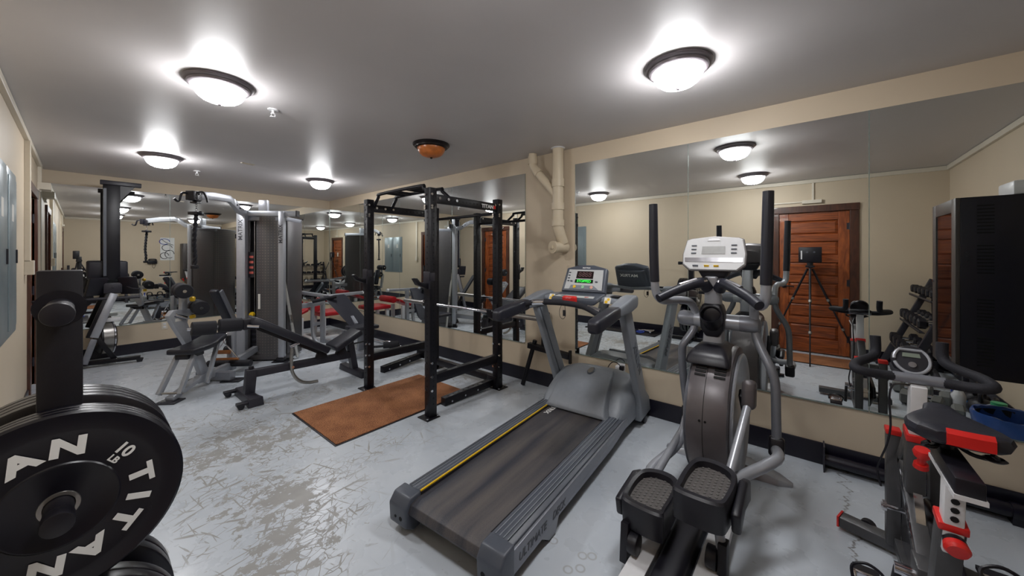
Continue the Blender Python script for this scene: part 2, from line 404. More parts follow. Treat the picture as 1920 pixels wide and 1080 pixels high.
# doors with six raised panels, dark frames
def door(n, a, b, notice):
    r = bpy.data.objects.new('door_%d' % n, None); COL.objects.link(r); r['kind'] = 'structure'
    x0, x1 = XL-.055, XL-.015; st = .115
    struct('stile', S().box(x0, a, .012, x1, a+st, 2.04), WOODV, r, .004)
    struct('stile', S().box(x0, b-st, .012, x1, b, 2.04), WOODV, r, .004)
    H = [.012, .19, .22]; n_p = 6; rail = .10; top, bot = 2.04, .012
    ph = (top-bot-.20-.12-(n_p-1)*rail)/n_p; z = bot+.20
    struct('rail', S().box(x0, a+st, bot, x1, b-st, bot+.20), WOODH, r, .004)
    for k in range(n_p):
        q = S().box(x0+.005, a+st, z, x1-.022, b-st, z+ph)
        q.loft([[V(x1-.022, a+st+.004, z+.004), V(x1-.022, b-st-.004, z+.004), V(x1-.022, b-st-.004, z+ph-.004), V(x1-.022, a+st+.004, z+ph-.004)],
                [V(x1-.006, a+st+.035, z+.03), V(x1-.006, b-st-.035, z+.03), V(x1-.006, b-st-.035, z+ph-.03), V(x1-.006, a+st+.035, z+ph-.03)]])
        pn = struct('door_panel', q, WOODH, r)
        z += ph; hh = rail if k < n_p-1 else .12
        struct('rail', S().box(x0, a+st, z, x1, b-st, min(z+hh, top)), WOODH, r, .004); z += hh
    fw = .095
    for y0 in (a-fw, b): struct('door_frame', S().box(XL-.08, y0, 0, XL+.022, y0+fw, 2.04), WOODF, r, .005)
    struct('door_frame', S().box(XL-.08, a-fw-.005, 2.04, XL+.026, b+fw+.005, 2.04+fw), WOODF, r, .005)
    yh = a+.06 if n == 2 else b-.06; sg = 1 if n == 2 else -1
    hd = S().cyl((x1, yh, .96), (x1+.012, yh, .96), .032).cyl((x1+.01, yh, .96), (x1+.055, yh, .96), .011)
    hd.tube([(x1+.05, yh, .96), (x1+.055, yh+sg*.03, .962), (x1+.052, yh+sg*.12, .955)], .010)
    struct('door_handle', hd, BLACK, r)
    yg = b if n == 2 else a
    for zz in (.25, 1.03, 1.82): struct('hinge', S().cyl((x1+.008, yg, zz-.05), (x1+.008, yg, zz+.05), .008).box(x1-.001, yg-.03, zz-.045, x1+.002, yg+.03, zz+.045), DARKB, r)
    if notice: struct('paper_notice', S().box(x1-.002, (a+b)/2-.05, 1.36, x1+.001, (a+b)/2+.05, 1.52), STICK, r)
    return r
door(1, *DOORS[0][:2], True); door(2, *DOORS[1][:2], True)

# surface raceways along the ceiling and down to the boxes above the doors
def trim(n, sh, m=TRIM): struct('trim_%d' % n, sh, m, bevel=.003)
trim(1, S().box(XL, YN+.03, ZC-.055, XL+.03, YB-.35, ZC-.003))
trim(2, S().box(XL, YN, ZC-.055, XR, YN+.03, ZC-.003))
trim(3, S().box(XL, 5.44, 1.36, XL+.035, 5.51, ZC-.05))
trim(4, S().box(XL, 5.44, 1.24, XL+.055, 5.53, 1.37))
trim(5, S().box(XL, 6.95, 2.17, XL+.03, 7.02, ZC-.05).box(XL, 6.72, 2.155, XL+.025, 6.95, 2.175))
trim(6, S().box(XL, 6.90, 2.19, XL+.10, 7.16, 2.27))
trim(7, S().box(XL, -.045, 2.19, XL+.022, -.02, ZC-.05).box(XL, -.02, 2.185, XL+.02, .53, 2.205).box(XL, .51, 1.1, XL+.02, .53, 2.19))
trim(8, S().box(XL, -.13, 2.165, XL+.045, .09, 2.215))

# mirrors: separate glass panels with a thin edge
def mirror(y0, y1, label, wall='R'):
    g = 'mirror panels on the walls'; z0, z1 = .426, 2.343
    t = T('mirror_panel', label, 'mirror', ((XR, (y0+y1)/2, z0) if wall == 'R' else ((y0+y1)/2, YB, z0)), group=g)
    e = .0022
    if wall == 'R':
        t.p('glass', S().box(XR-.006, y0+e, z0, XR-.002, y1-e, z1), MIRR)
        t.p('edge', S().box(XR-.008, y0+e, z0-.008, XR-.0005, y1-e, z0).box(XR-.0068, y0, z0, XR-.0005, y0+e, z1).box(XR-.0068, y1-e, z0, XR-.0005, y1, z1), MEDGE)
    else:
        t.p('glass', S().box(y0+e, YB-.006, z0, y1-e, YB-.002, z1), MIRR)
        t.p('edge', S().box(y0+e, YB-.008, z0-.008, y1-e, YB-.0005, z0).box(y0, YB-.0068, z0, y0+e, YB-.0005, z1).box(y1-e, YB-.0068, z0, y1, YB-.0005, z1), MEDGE)
nm = ['mirror panel behind the treadmill console, next to the drain pipe', 'mirror panel behind the elliptical that reflects the wooden door', 'mirror panel behind the exercise bike that reflects the black cabinet']
for (a, b), l in zip([(.776, 1.837), (-.29, .776), (-1.30, -.29)], nm): mirror(a, b, l)
nm = ['mirror panel directly beside the drain pipe, behind the barbell end', 'mirror panel behind the far posts of the power rack', 'mirror panel behind the silver chest press frame', 'long wall mirror panel meeting the far room corner']
for (a, b), l in zip([(2.478, 3.731), (3.731, 4.985), (4.985, 6.239), (6.239, 7.483)], nm): mirror(a, b, l)
nm = ['back wall mirror panel behind the upright rowing machine', 'back wall mirror panel behind the cable machine arm and rope', 'back wall mirror panel behind the red and white bench']
for (a, b), l in zip([(XL+.004, .86), (.86, 2.04), (2.04, 3.208)], nm): mirror(a, b, l, 'B')

# ------------------------------------------------------------------ ceiling lamps
LITB = bpy.data.materials.new('lit_bowl'); LITB.use_nodes = True
pb = LITB.node_tree.nodes['Principled BSDF']; pb.inputs['Base Color'].default_value = (.9, .9, .88, 1)
pb.inputs['Emission Color'].default_value = (.985, .985, 1.0, 1); pb.inputs['Emission Strength'].default_value = LAMP
def amber():
    m = mat('amber_glass', (196, 112, 52), .3, var=.35, scale=14); return m
RIM = mat('bronze_rim', (112, 106, 110), .35, .3)
RIMB = mat('dark_bronze_rim', (28, 22, 24), .3, .4)
def lamp(x, y, label, lit=True):
    t = T('ceiling_lamp', label, 'lamp', (x, y, ZC), group='flush ceiling lamps', local=True)
    rim = S().lathe([(0, 0), (.178, 0), (.180, -.010), (.172, -.020), (.160, -.024), (.156, -.036), (.146, -.042), (.138, -.042), (.134, -.030), (0, -.030)], n=48)
    t.p('rim', rim, RIM if lit else RIMB)
    bowl = S().lathe([(.134, -.034), (.133, -.048), (.126, -.070), (.112, -.092), (.09, -.110), (.06, -.122), (.03, -.128), (0, -.129)], n=40)
    t.p('glass_bowl', bowl, LITB if lit else amber())
    t.p('finial', S().lathe([(0, -.126), (.010, -.127), (.013, -.133), (.008, -.141), (0, -.144)], n=16), RIM if lit else RIMB)
lamp(.56, 2.88, 'lit white bowl lamp on ceiling over the worn floor patch')
lamp(2.20, .585, 'lit white bowl lamp on ceiling over the elliptical and treadmill')
lamp(.565, 5.50, 'lit white bowl lamp on ceiling nearest the upright rowing machine')
lamp(2.235, 5.50, 'lit white bowl lamp on ceiling beyond the power rack near the far corner')
lamp(2.21, 2.876, 'unlit amber bowl lamp with dark rim above the power rack', False)
lamp(.58, .597, 'lit white bowl lamp seen only in mirrors, nearest the wooden door')
for i, (x, y, l) in enumerate([(.92, 3.10, 'white ceiling sprinkler head beside the nearest left lamp'), (.96, 6.13, 'white ceiling sprinkler head near the back wall mirror')]):
    t = T('sprinkler_head', l, 'sprinkler', (x, y, ZC), local=True, group='sprinkler heads')
    t.p('escutcheon', S().lathe([(0, 0), (.036, 0), (.034, -.006), (.012, -.008), (0, -.008)], n=20), WHITE)
    t.p('deflector', S().cyl((0,0,-.006), (0,0,-.03), .009).box(-.014,-.002,-.03,-.011,.002,-.055).box(.011,-.002,-.03,.014,.002,-.055).cyl((0,0,-.055), (0,0,-.058), .02).cyl((0,0,-.03),(0,0,-.034),.015), WHITE)
one('ceiling_vent', S().box(-.07,-.02,-.006,.07,.02,0).box(-.06,-.013,-.01,.06,-.008,-.006).box(-.06,.008,-.01,.06,.013,-.006), TRIM, 'small flat ceiling plate between the far lamps', 'vent', loc=(1.27, 5.16, ZC), rz=.2)

# ------------------------------------------------------------------ wall services
t = T('drain_pipe', 'beige painted drain pipe with angled branch and clean-out between mirrors', 'pipe', (3.119, 1.98, 0))
t.p('main_pipe', S().tube([(3.115, 1.98, ZC-.002), (3.115, 1.98, 2.1), (3.115, 1.98, 1.76), (3.125, 1.97, 1.66), (3.15, 1.955, 1.58), (3.165, 1.95, 1.54)], .056, n=24), PIPEM)
t.p('branch_pipe', S().tube([(3.115, 2.30, ZC-.002), (3.115, 2.30, 2.42), (3.115, 2.27, 2.34), (3.115, 2.12, 2.17), (3.115, 1.99, 2.02)], .043, n=20), PIPEM)
for z, h in ((2.165, .05), (1.925, .045), (1.755, .04)): t.p('collar', S().lathe([(.056,-h),(.064,-h),(.064,h*.6),(.056,h*.6)], (3.115,1.98,z), n=28), PIPEM)
t.p('collar', S().lathe([(.043,-.04),(.051,-.04),(.051,.04),(.043,.04)], (3.115,2.30,2.44), n=24), PIPEM)
t.p('collar', S().lathe([(.043,-.03),(.050,-.03),(.050,.03),(.043,.03)], (3.115,2.235,2.303), axis=(0,-.66,-.75), n=24), PIPEM)
t.p('ceiling_ring', S().lathe([(.056,-.008),(.068,-.004),(.07,0),(.056,0)], (3.115,1.98,ZC), n=28), WHITE)
co = t.p('clean_out', S().cyl((3.21,1.945,1.50), (3.06,1.985,1.50), .054, n=28).cyl((3.062,1.984,1.50),(3.03,1.992,1.50),.062,n=28), PIPEM)
t.p('plug_cap', S().cbox((3.022,1.995,1.50),(.02,.036,.036),(0,0,-.25)), PIPEM, co, bevel=.003)

for i, (y0, l) in enumerate([(3.60, 'grey electrical panel cover nearest the plate tree'), (4.13, 'grey electrical panel cover nearest the far wooden door')]):
    t = T('electrical_panel', l, 'electrical panel', (XL, y0+.26, .85), group='electrical panels on the left wall')
    PAN = mat('panel_grey', (140, 152, 156), .32, .35, var=.04)
    t.p('cover', S().box(XL, y0, .85, XL+.012, y0+.52, 2.02), PAN, bevel=.003)
    d = t.p('door_leaf', S().box(XL+.012, y0+.05, .90, XL+.018, y0+.47, 1.97), PAN, bevel=.002)
    t.p('latch', S().box(XL+.018, y0+.42, 1.36, XL+.026, y0+.44, 1.46), BLKPL, d)
    t.p('label_sticker', S().box(XL+.018, y0+.20, 1.66, XL+.0188, y0+.30, 1.78), STICK, d)

t = T('wall_outlet', 'white outlet on right wall with a black plug and grey cord', 'outlet', (XR, 1.35, .36))
t.p('plate', S().box(XR-.006, 1.315, .30, XR, 1.385, .415), WHITE, bevel=.002)
t.p('plug', S().cbox((XR-.03,1.335,.375),(.05,.035,.04)), BLKPL, bevel=.006)
t.p('adapter', S().cbox((XR-.025,1.37,.355),(.04,.05,.07)), WHITE, bevel=.006)
t.p('cord', S().tube([(XR-.045,1.335,.38),(XR-.07,1.35,.42),(XR-.075,1.40,.43),(XR-.06,1.45,.38),(XR-.05,1.47,.30),(XR-.06,1.45,.1)], .004, n=8), BLKPL)
t = T('wall_outlet', 'beige outlet on back wall left of the cable machine', 'outlet', (.80, YB, .36))
t.p('plate', S().box(.765, YB-.006, .30, .837, YB, .415), TRIM, bevel=.002)
for z in (.335, .38): t.p('socket', S().box(.785, YB-.009, z-.014, .817, YB-.005, z+.014), WHITE, bevel=.002)
t = T('floor_conduit', 'black pipe with end flange lying along the baseboard behind the bike', 'pipe', (3.17, -.6, 0))
t.p('pipe', S().cyl((3.165, -.075, .062), (3.165, -1.29, .062), .036, n=20), BASEB)
t.p('end_flange', S().box(3.10, -.075, 0, 3.207, -.067, .165), DARKB)
for y in (-.37, -.82): t.p('coupling', S().cyl((3.165, y, .062), (3.165, y-.10, .062), .043, n=20).box(3.13, y-.10, .0, 3.205, y, .04), BASEB)

# poster and phone on the near wall (seen in the mirrors)
t = T('poster', 'abstract poster of black and blue loops on white, near the wall phone', 'poster', (1.81, YN, 1.25))
t.p('sheet', S().box(1.64, YN, 1.25, 1.98, YN+.006, 1.99), WHPR)
for (cx, cz, r, ry, m) in [(1.80,1.66,.12,.10,BLKPL),(1.86,1.45,.11,.13,BLKPL),(1.74,1.40,.10,.10,BLKPL),(1.74,1.86,.12,.09,BLUE)]:
    t.p('loop', S().tube([(cx+r*math.cos(a), YN+.008, cz+ry*math.sin(a)) for a in [i*PI*1.7/14 for i in range(15)]], .009, n=6), m)
t.p('loop', S().tube([(1.66, YN+.008, 1.95), (1.78, YN+.008, 1.83), (1.95, YN+.008, 1.75)], .008, n=6), BLKPL)
t = T('wall_phone', 'black wall phone with hanging cord on near wall', 'phone', (1.44, YN, 1.1))
t.p('wall_box', S().box(1.34, YN, 1.14, 1.56, YN+.07, 1.26), BLKPL, bevel=.006)
t.p('handset', S().tube([(1.36, YN+.10, 1.27), (1.40, YN+.11, 1.285), (1.50, YN+.11, 1.285), (1.54, YN+.10, 1.27)], .02, n=10), BLKPL)
t.p('cord', S().tube([(1.46, YN+.05, 1.14), (1.45, YN+.06, 1.05), (1.49, YN+.06, 1.0), (1.52, YN+.06, 1.07), (1.51, YN+.05, 1.14)], .005, n=6), BLKPL)

# ------------------------------------------------------------------ rugs
def rug(x0, y0, x1, y1, label):
    t = T('rug', label, 'rug', ((x0+x1)/2, (y0+y1)/2))
    t.p('border', S().box(x0, y0, 0, x1, y1, .006), RUBBER, bevel=.002)
    t.p('pile', S().box(x0+.012, y0+.012, .005, x1-.012, y1-.012, .013), RUG, bevel=.002)
rug(1.20, 2.70, 2.56, 3.56, 'rust brown carpet mat lying under the power rack')
rug(-.18, -.52, .36, .42, 'rust brown door mat in front of the near wooden door')

# ------------------------------------------------------------------ power rack
t = T('power_rack', 'black steel power rack with perforated posts over the rust mat', 'power rack', (2.4, 3.1))
PX0, PX1, PY0, PY1, RH = 1.965, 2.84, 2.565, 3.625, 2.01
hw = .038
def holes(sh, x, y, z0, z1, step, faces):
    z = z0
    while z < z1:
        for f in faces:
            if f == '-y': sh.cyl((x, y-hw+.002, z), (x, y-hw-.0006, z), .0085, n=8)
            if f == '+y': sh.cyl((x, y+hw-.002, z), (x, y+hw+.0006, z), .0085, n=8)
            if f == '-x': sh.cyl((x-hw+.002, y, z), (x-hw-.0006, y, z), .0085, n=8)
            if f == '+x': sh.cyl((x+hw-.002, y, z), (x+hw+.0006, y, z), .0085, n=8)
        z += step
for (x, y) in ((PX0, PY0), (PX0, PY1), (PX1, PY0), (PX1, PY1)):
    po = t.p('post', S().box(x-hw, y-hw, .006, x+hw, y+hw, RH), BLACK, bevel=.004)
    h = S(); holes(h, x, y, .12, RH-.03, .0508, ('-y', '+y', '-x', '+x')); t.p('hole_column', h, HOLE, po, kind='stuff')
    fx = -.02 if x < 2.4 else .02
    bp = t.p('base_plate', S().box(x-.07+fx, y-.07, 0, x+.07+fx, y+.07, .008), BLACK, po, bevel=.002)
    bo = S()
    for z in (.36, .48, .24, RH-.06, RH-.16, 1.83): bo.cyl((x-.022, y-hw, z), (x-.022, y-hw-.012, z), .011, n=10).cyl((x-hw, y-.022 if y > 3 else y+.022, z), (x-hw-.012, y-.022 if y > 3 else y+.022, z), .011, n=10)
    for dx in (-.052, .052): bo.cyl((x+fx+dx, y-.05, .008), (x+fx+dx, y-.05, .02), .010, n=10)
    t.p('bolt_set', bo, CHROME, po, kind='stuff')
# side beams at the top run front to back (along x) with bolted gussets, plus low side beams
for y in (PY0, PY1):
    bm_ = t.p('top_beam', S().box(PX0+hw, y-.03, 1.885, PX1-hw, y+.03, 1.96), BLACK, bevel=.004)
    h = S()
    for k in range(13): h.cyl((PX0+.16+k*.048, y-.0295, 1.922), (PX0+.16+k*.048, y-.0306, 1.922), .009, n=8)
    t.p('hole_row', h, HOLE, bm_, kind='stuff')
    h = S()
    for k in range(3): h.cyl((PX0+.07+k*.10, y-.03, 1.925), (PX0+.07+k*.10, y-.042, 1.925), .013, n=10)
    h.cyl((PX1-.075, y-.03, 1.94), (PX1-.075, y-.042, 1.94), .013, n=10)
    t.p('bolt_set', h, CHROME, bm_, kind='stuff')
    t.p('side_beam', S().box(PX0+hw, y-.03, .285, PX1-hw, y+.03, .365), BLACK, bevel=.004)
    t.p('safety_bracket', S().box(PX0-hw-.006, y-hw-.006, 1.03, PX0+.0, y+hw+.006, 1.20), BLACK, bevel=.003)
t.txt('TITAN', .052, (2.655, PY0-.0325, 1.915), (1,0,0), (0,0,1), WHPR, bold=.03, sx=1.15)
t.p('red_mark', S().box(2.745, PY0-.0325, 1.90, 2.775, PY0-.031, 1.93), RED)
# multi-grip pull up frame at the front, straight bar at the rear
g = S()
for dx in (.0, .21):
    x = PX0+.03+dx
    g.tube([(x+.02, PY1-.02, 1.935), (x+.0, PY1-.14, 2.03), (x-.0, PY1-.19, 2.055), (x-.0, PY0+.19, 2.055), (x, PY0+.14, 2.03), (x+.02, PY0+.02, 1.935)], .0165, n=12, k=4)
for y in (PY0+.30, PY0+.42, PY1-.42, PY1-.30): g.cyl((PX0+.03, y, 2.055), (PX0+.24, y, 2.055), .0155, n=12)
t.p('pull_up_frame', g, BLACK)
t.p('pull_up_bar', S().cyl((PX1-.02, PY0+hw, 1.86), (PX1-.02, PY1-hw, 1.86), .016, n=14), BLACK)
t.p('rear_beam', S().box(PX1-.03, PY0+hw, .06, PX1+.03, PY1-hw, .13), BLACK, bevel=.004)

def jcup(y, z, label):
    j = T('j_cup', label, 'barbell hook', (PX0-hw-.01, y, z), group='barbell hooks on the rack')
    x = PX0-hw
    j.p('sleeve', S().box(x-.010, y-.045, z-.05, x-.001, y+.045, z+.10).box(x-.010, y-.045, z+.02, x+.05, y-hw-.001, z+.09), DARKB, bevel=.003)
    j.p('hook', S().prism([(x-.01, y-.028, z-.05), (x-.11, y-.028, z-.01), (x-.145, y-.028, z+.045), (x-.12, y-.028, z+.05), (x-.09, y-.028, z+.015), (x-.01, y-.028, z+.0)], (0, .056, 0)), BLACK, bevel=.004)
jcup(PY0, 1.175, 'black barbell hook on the near front rack post')
jcup(PY1, 1.17, 'black barbell hook on the front rack post beside the incline bench')

t = T('barbell', 'long steel barbell resting level across the back rack posts', 'barbell', (2.735, 3.0, .80))
bz, bx = .822, 2.745
t.p('shaft', S().cyl((bx, 2.38, bz), (bx, 3.72, bz), .0145, n=14), CHROME)
for a, b in ((1.97, 2.37), (3.73, 4.13)):
    sl = t.p('sleeve', S().cyl((bx, a, bz), (bx, b, bz), .025, n=20), STEEL)
    e = b if a < 3 else a
    t.p('collar', S().cyl((bx, e-.02, bz), (bx, e+.012, bz), .036, n=20), STEEL, sl)
for y in (PY0, PY1):
    j = T('j_cup', 'black hook holding the %s end of the barbell' % ('near' if y < 3 else 'far'), 'barbell hook', (PX1-hw-.01, y, .78), group='barbell hooks on the rack')
    x = PX1-hw
    j.p('hook', S().prism([(x-.001, y-.03, .72), (x-.085, y-.03, .77), (x-.105, y-.03, .85), (x-.09, y-.03, .852), (x-.075, y-.03, .805), (x-.012, y-.03, .80), (x-.012, y-.03, .90), (x-.001, y-.03, .90)], (0, .06, 0)), BLACK, bevel=.003)

def spotter(loc, rz, label):
    t = T('spotter_arm', label, 'rack arm', loc, rz, 'spotter arms lying on the floor', local=True)
    t.p('arm', S().prism([(0,-.035,0), (.62,-.035,.03), (.62,-.035,.10), (0,-.035,.075)], (0,.07,0)), BLACK, bevel=.004)
    h = S()
    for k in range(8): z = .0755+.025*(.06+k*.062)/.62; h.cyl((.06+k*.062,0,z-.002),(.06+k*.062,0,z+.0008),.010,n=8)
    t.p('hole_row', h, HOLE, kind='stuff')
    t.p('mount_plate', S().box(.62,-.07,.03,.632,.07,.13).prism([(.40,.035,.06),(.63,.075,.05),(.63,.075,.08),(.40,.035,.09)],(0,-.012,0)), BLACK, bevel=.002)
    h = S()
    for k in range(3): h.cyl((.08+k*.16,-.035,.03+k*.01),(.08+k*.16,-.04,.03+k*.01),.009,n=8)
    t.p('bolt_set', h, CHROME, kind='stuff')
spotter((2.18, 2.66), math.radians(-4), 'black perforated spotter arm on floor at near edge of the mat')
spotter((2.32, 3.97), math.radians(8), 'black perforated spotter arm on floor behind the mat')

# ------------------------------------------------------------------ treadmill
TM = T('treadmill', 'grey treadmill with wide black belt and lit green console', 'treadmill', (1.05, 1.317), math.radians(4.3), local=True)
TM.p('belt', S().prism([(.03,-.235,.10),(.015,-.235,.125),(.03,-.235,.158),(.07,-.235,.172),(1.62,-.235,.176),(1.62,-.235,.10)], (0,.47,0)), BELT, bevel=.004)
TM.p('deck', S().box(.10,-.25,.06,1.95,.25,.10), BLKPL)
TM.txt('MATRIX', .055, (1.42, .185, .1775), (-1,0,0), (0,-1,0), WHPR, bold=.02, sx=1.2)
for sg in (1, -1):
    y0, y1 = sg*.237, sg*.348
    a, b = min(y0,y1), max(y0,y1)
    r = TM.p('foot_rail', S().loft([[V(x,a,.155),V(x,b,.125),V(x,b,.165),V(x,b-.0 if sg>0 else b,.175 if sg>0 else .19),V(x,(a+b)/2,.193),V(x,a,.19 if sg>0 else .175)] for x in (.07, 1.60)]), GREYDK, bevel=.005)
    gr = S()
    for k in range(4):
        y = a+.022+k*.022; gr.box(.10, y, .1905-.0, 1.58, y+.004, .1935)
    TM.p('grip_ridges', gr, GREYPL, r)
    if sg > 0: TM.p('yellow_stripe', S().box(.10, a-.001, .186, 1.60, a+.007, .1925), YELL, r)
    TM.p('inner_guard', S().box(.10, (a-.007 if sg > 0 else b+.001), .15, 1.60, (a-.001 if sg > 0 else b+.007), .186), BLKPL, r)
    # side skirt
    s0 = sg*.345; s1 = sg*.360
    sk = [(.02,.06),(.33,.06),(.40,.012),(.47,.012),(.50,.075),(1.30,.075),(1.55,.10),(2.0,.10),(2.02,.17),(.02,.165)]
    k_ = TM.p('side_skirt', S().prism([(x, min(s0,s1), z) for x, z in sk], (0, .015, 0)), SILVD, bevel=.003)
    cap = [(-.005,.145),(.0,.05),(.05,.015),(.10,.02),(.10,.195),(.03,.19)]
    TM.p('end_cap', S().prism([(x, sg*.232 if sg>0 else sg*.365, z) for x, z in cap], (0,.133,0)), GREYDK, bevel=.012, seg=3)
    eh = S()
    for z in (.09,): eh.cyl((-.004, sg*.27, z), (.002, sg*.27, z), .011, n=12).cyl((-.004, sg*.31, z), (.002, sg*.31, z), .007, n=12)
    TM.p('cap_socket', eh, HOLE)
    TM.p('rear_foot', S().cyl((.42, sg*.33, 0), (.42, sg*.33, .06), .022, n=16), RUBBER)
    TM.p('wheel', S().cyl((1.98, sg*.35, .045), (1.98, sg*.40, .045), .045, n=24), RUBBER, bevel=.006)
    TM.p('wheel_bracket', S().box(1.90, sg*.30-.01, .03, 2.02, sg*.30+.01, .12), DARKB)
TM.txt('ULTIMATE', .052, (.25, -.3612, .108), (1,0,.0), (0,0,1), GREYPR, bold=.0, sx=1.0, shear=.2)
TM.txt('DECK', .052, (.50, -.3612, .108), (1,0,.0), (0,0,1), GREYPR, bold=.02, sx=1.0, shear=.2)
# motor hood: domed shell
rings = []
for u, zt, hwid, zb in [(1.50,.20,.34,.10),(1.56,.27,.355,.10),(1.64,.33,.362,.10),(1.76,.395,.365,.10),(1.86,.425,.362,.10),(1.98,.41,.355,.10),(2.06,.33,.33,.10),(2.10,.18,.29,.10)]:
    ring = []
    for k in range(25):
        a = PI*k/24; c = math.cos(a); sn = math.sin(a)
        ring.append(V(u, -hwid*math.copysign(abs(c)**.5, c), zb+(zt-zb)*(sn**.42)))
    rings.append(ring)
TM.p('motor_hood', S().loft(rings), GREYPL)
TM.p('hood_ridge', S().loft([[V(u, -w, z0), V(u, w, z0), V(u, w*.86, z1), V(u, -w*.86, z1)] for u, w, z0, z1 in [(1.42,.27,.18,.205),(1.47,.265,.19,.27),(1.56,.25,.2,.345),(1.70,.225,.28,.405),(1.84,.20,.33,.440)]]), GREYPL, bevel=.02, seg=4)
bz_ = TM.p('badge', S().lathe([(0,0),(.052,0),(.052,.008),(.044,.011),(0,.009)], (1.76,0,.421), axis=(-.3,0,1), n=32, sx=.55), GREYDK)
TM.p('badge_plate', S().lathe([(0,0),(.044,0),(.042,.0135),(0,.0135)], (1.76,0,.421), axis=(-.3,0,1), n=32, sx=.55), STEEL, bz_)
for sg in (1, -1):
    y = sg*.372
    # leaning upright: a flat box tube
    u = S().loft([[V(1.83,y-.03,.06),V(2.13,y-.03,.06),V(2.13,y+.03,.06),V(1.83,y+.03,.06)],
                  [V(1.83,y-.03,.20),V(2.08,y-.03,.20),V(2.08,y+.03,.20),V(1.83,y+.03,.20)],
                  [V(1.80,y-.027,.28),V(1.985,y-.027,.28),V(1.985,y+.027,.28),V(1.80,y+.027,.28)],
                  [V(1.43,y-.027,1.0),V(1.60,y-.027,1.0),V(1.60,y+.027,1.0),V(1.43,y+.027,1.0)]])
    up = TM.p('upright', u, GREYPL, bevel=.014, seg=3)
    TM.p('groove', S().prism([(1.83,y-sg*.0285-.001,.34),(1.845,y-sg*.0285-.001,.34),(1.49,y-sg*.0285-.001,.98),(1.475,y-sg*.0285-.001,.98)], (0,.002,0)), GREYDK, up)
    if sg < 0: TM.txt('MATRIX', .085, (1.735, y-.0285, .60), (-.53,0,.85), (-.85,0,-.53), GREYDK, up, bold=.02)
    # shoulder casting and padded grip
    TM.p('shoulder', S().loft([[V(x,y-w_,z-h_),V(x,y+w_,z-h_),V(x,y+w_,z+h_),V(x,y-w_,z+h_)] for x, z, w_, h_ in [(1.28,1.02,.045,.038),(1.42,1.035,.05,.045),(1.55,1.05,.052,.055),(1.66,1.06,.05,.05),(1.72,1.06,.04,.035)]]), GREYPL, bevel=.018, seg=3)
    TM.p('padded_grip', S().loft([[V(x,y-w_,z-h_),V(x,y+w_,z-h_),V(x,y+w_,z+h_),V(x,y-w_,z+h_)] for x, z, w_, h_ in [(.90,.975,.034,.036),(.94,.98,.042,.045),(1.20,1.01,.045,.045),(1.31,1.022,.045,.04)]]), VINYL, bevel=.02, seg=3)
TM.p('cross_shelf', S().loft([[V(1.50,y,z-.035),V(1.70,y,z-.02),V(1.72,y,z+.01),V(1.51,y,z+.0)] for y, z in [(-.34,1.075),(-.2,1.09),(0,1.075),(.2,1.09),(.34,1.075)]]), GREYPL, bevel=.01, seg=3)
TM.p('cup_well', S().lathe([(0,.002),(.05,.002),(.052,.008),(.042,.008),(.040,0),(0,0)], (1.61,-.28,1.090), n=24), BLKPL)
TM.p('handle_bar', S().tube([(1.24,.35,1.02),(1.26,.28,1.045),(1.28,.14,1.055),(1.28,0,1.058),(1.28,-.14,1.045),(1.24,-.26,1.01),(1.20,-.34,.985)], .021, n=14), FOAM)
for sg in (1,-1): TM.p('pulse_sensor', S().tube([(1.262,sg*.28,1.045 if sg>0 else 1.02),(1.278,sg*.18,1.054 if sg>0 else 1.038)], .0228, n=14), CHROME)
# console
def cpt(a, v, b=0.0): # a along the face from bottom to top, b out of the face
    d = V(.10, 0, .205).normalized(); n = V(-.205, 0, .10).normalized()
    p = V(1.585, v, 1.115)+d*a+n*b; return p
fr = S().loft([[cpt(0,-w_,b), cpt(0,w_,b), cpt(.21,w_*.93,b), cpt(.24,0.06,b), cpt(.24,-.06,b), cpt(.21,-w_*.93,b)] for b, w_ in ((-.055,.165),(-.03,.195),(.0,.195),(.012,.185))])
cons = TM.p('console', fr, GREYDK, bevel=.010, seg=3)
sc_ = TM.p('face_panel', S().prism([cpt(.018,-.165,.0125),cpt(.018,.165,.0125),cpt(.195,.152,.0125),cpt(.195,-.152,.0125)], V(-.205,0,.10).normalized()*.002), mat('console_face', (190,192,192), .35, var=.03), cons)
TM.p('face_band', S().prism([cpt(.018,-.14,.0146),cpt(.018,.12,.0146),cpt(.055,.11,.0146),cpt(.055,-.09,.0146)], V(-.205,0,.10).normalized()*.001), GREYPL, cons)
TM.p('display', S().prism([cpt(.115,-.075,.0146),cpt(.115,.075,.0146),cpt(.180,.073,.0146),cpt(.180,-.073,.0146)], V(-.205,0,.10).normalized()*.002), mat('display_dark', (34,18,20), .2), cons)
TM.p('display', S().prism([cpt(.075,-.080,.0146),cpt(.075,.080,.0146),cpt(.106,.079,.0146),cpt(.106,-.079,.0146)], V(-.205,0,.10).normalized()*.002), mat('display_green', (10,40,16), .2), cons)
nrm = V(-.205,0,.10).normalized(); upv = V(.10,0,.205).normalized()
TM.txt('8888', .058, cpt(.1475,0,.0172), (0,-1,0), upv, mat('led_off', (96,70,70), .4), cons, sx=1.0)
TM.txt('STOPPED', .030, cpt(.090,0,.0172), (0,-1,0), upv, mat('led_green', (60,235,80), .4, emit=((60,235,80), .7)), cons, bold=.02)
TM.txt('MATRIX', .016, cpt(.212,0,.0125), (0,-1,0), upv, WHPR, cons, bold=.02, sx=1.2)
for v, m in ((.075, YELL), (.0, mat('button_green', (150,200,160), .4)), (-.075, mat('button_pink', (222,170,150), .4))):
    TM.p('button', S().cyl(cpt(.040,v,.0146), cpt(.040,v,.0185), .013, n=20), m, cons)
for k in range(4): TM.p('button', S().cbox(cpt(.09+.025*k,.14,.016), (.004,.018,.010), (0,-.45,0)), GREYDK, cons)
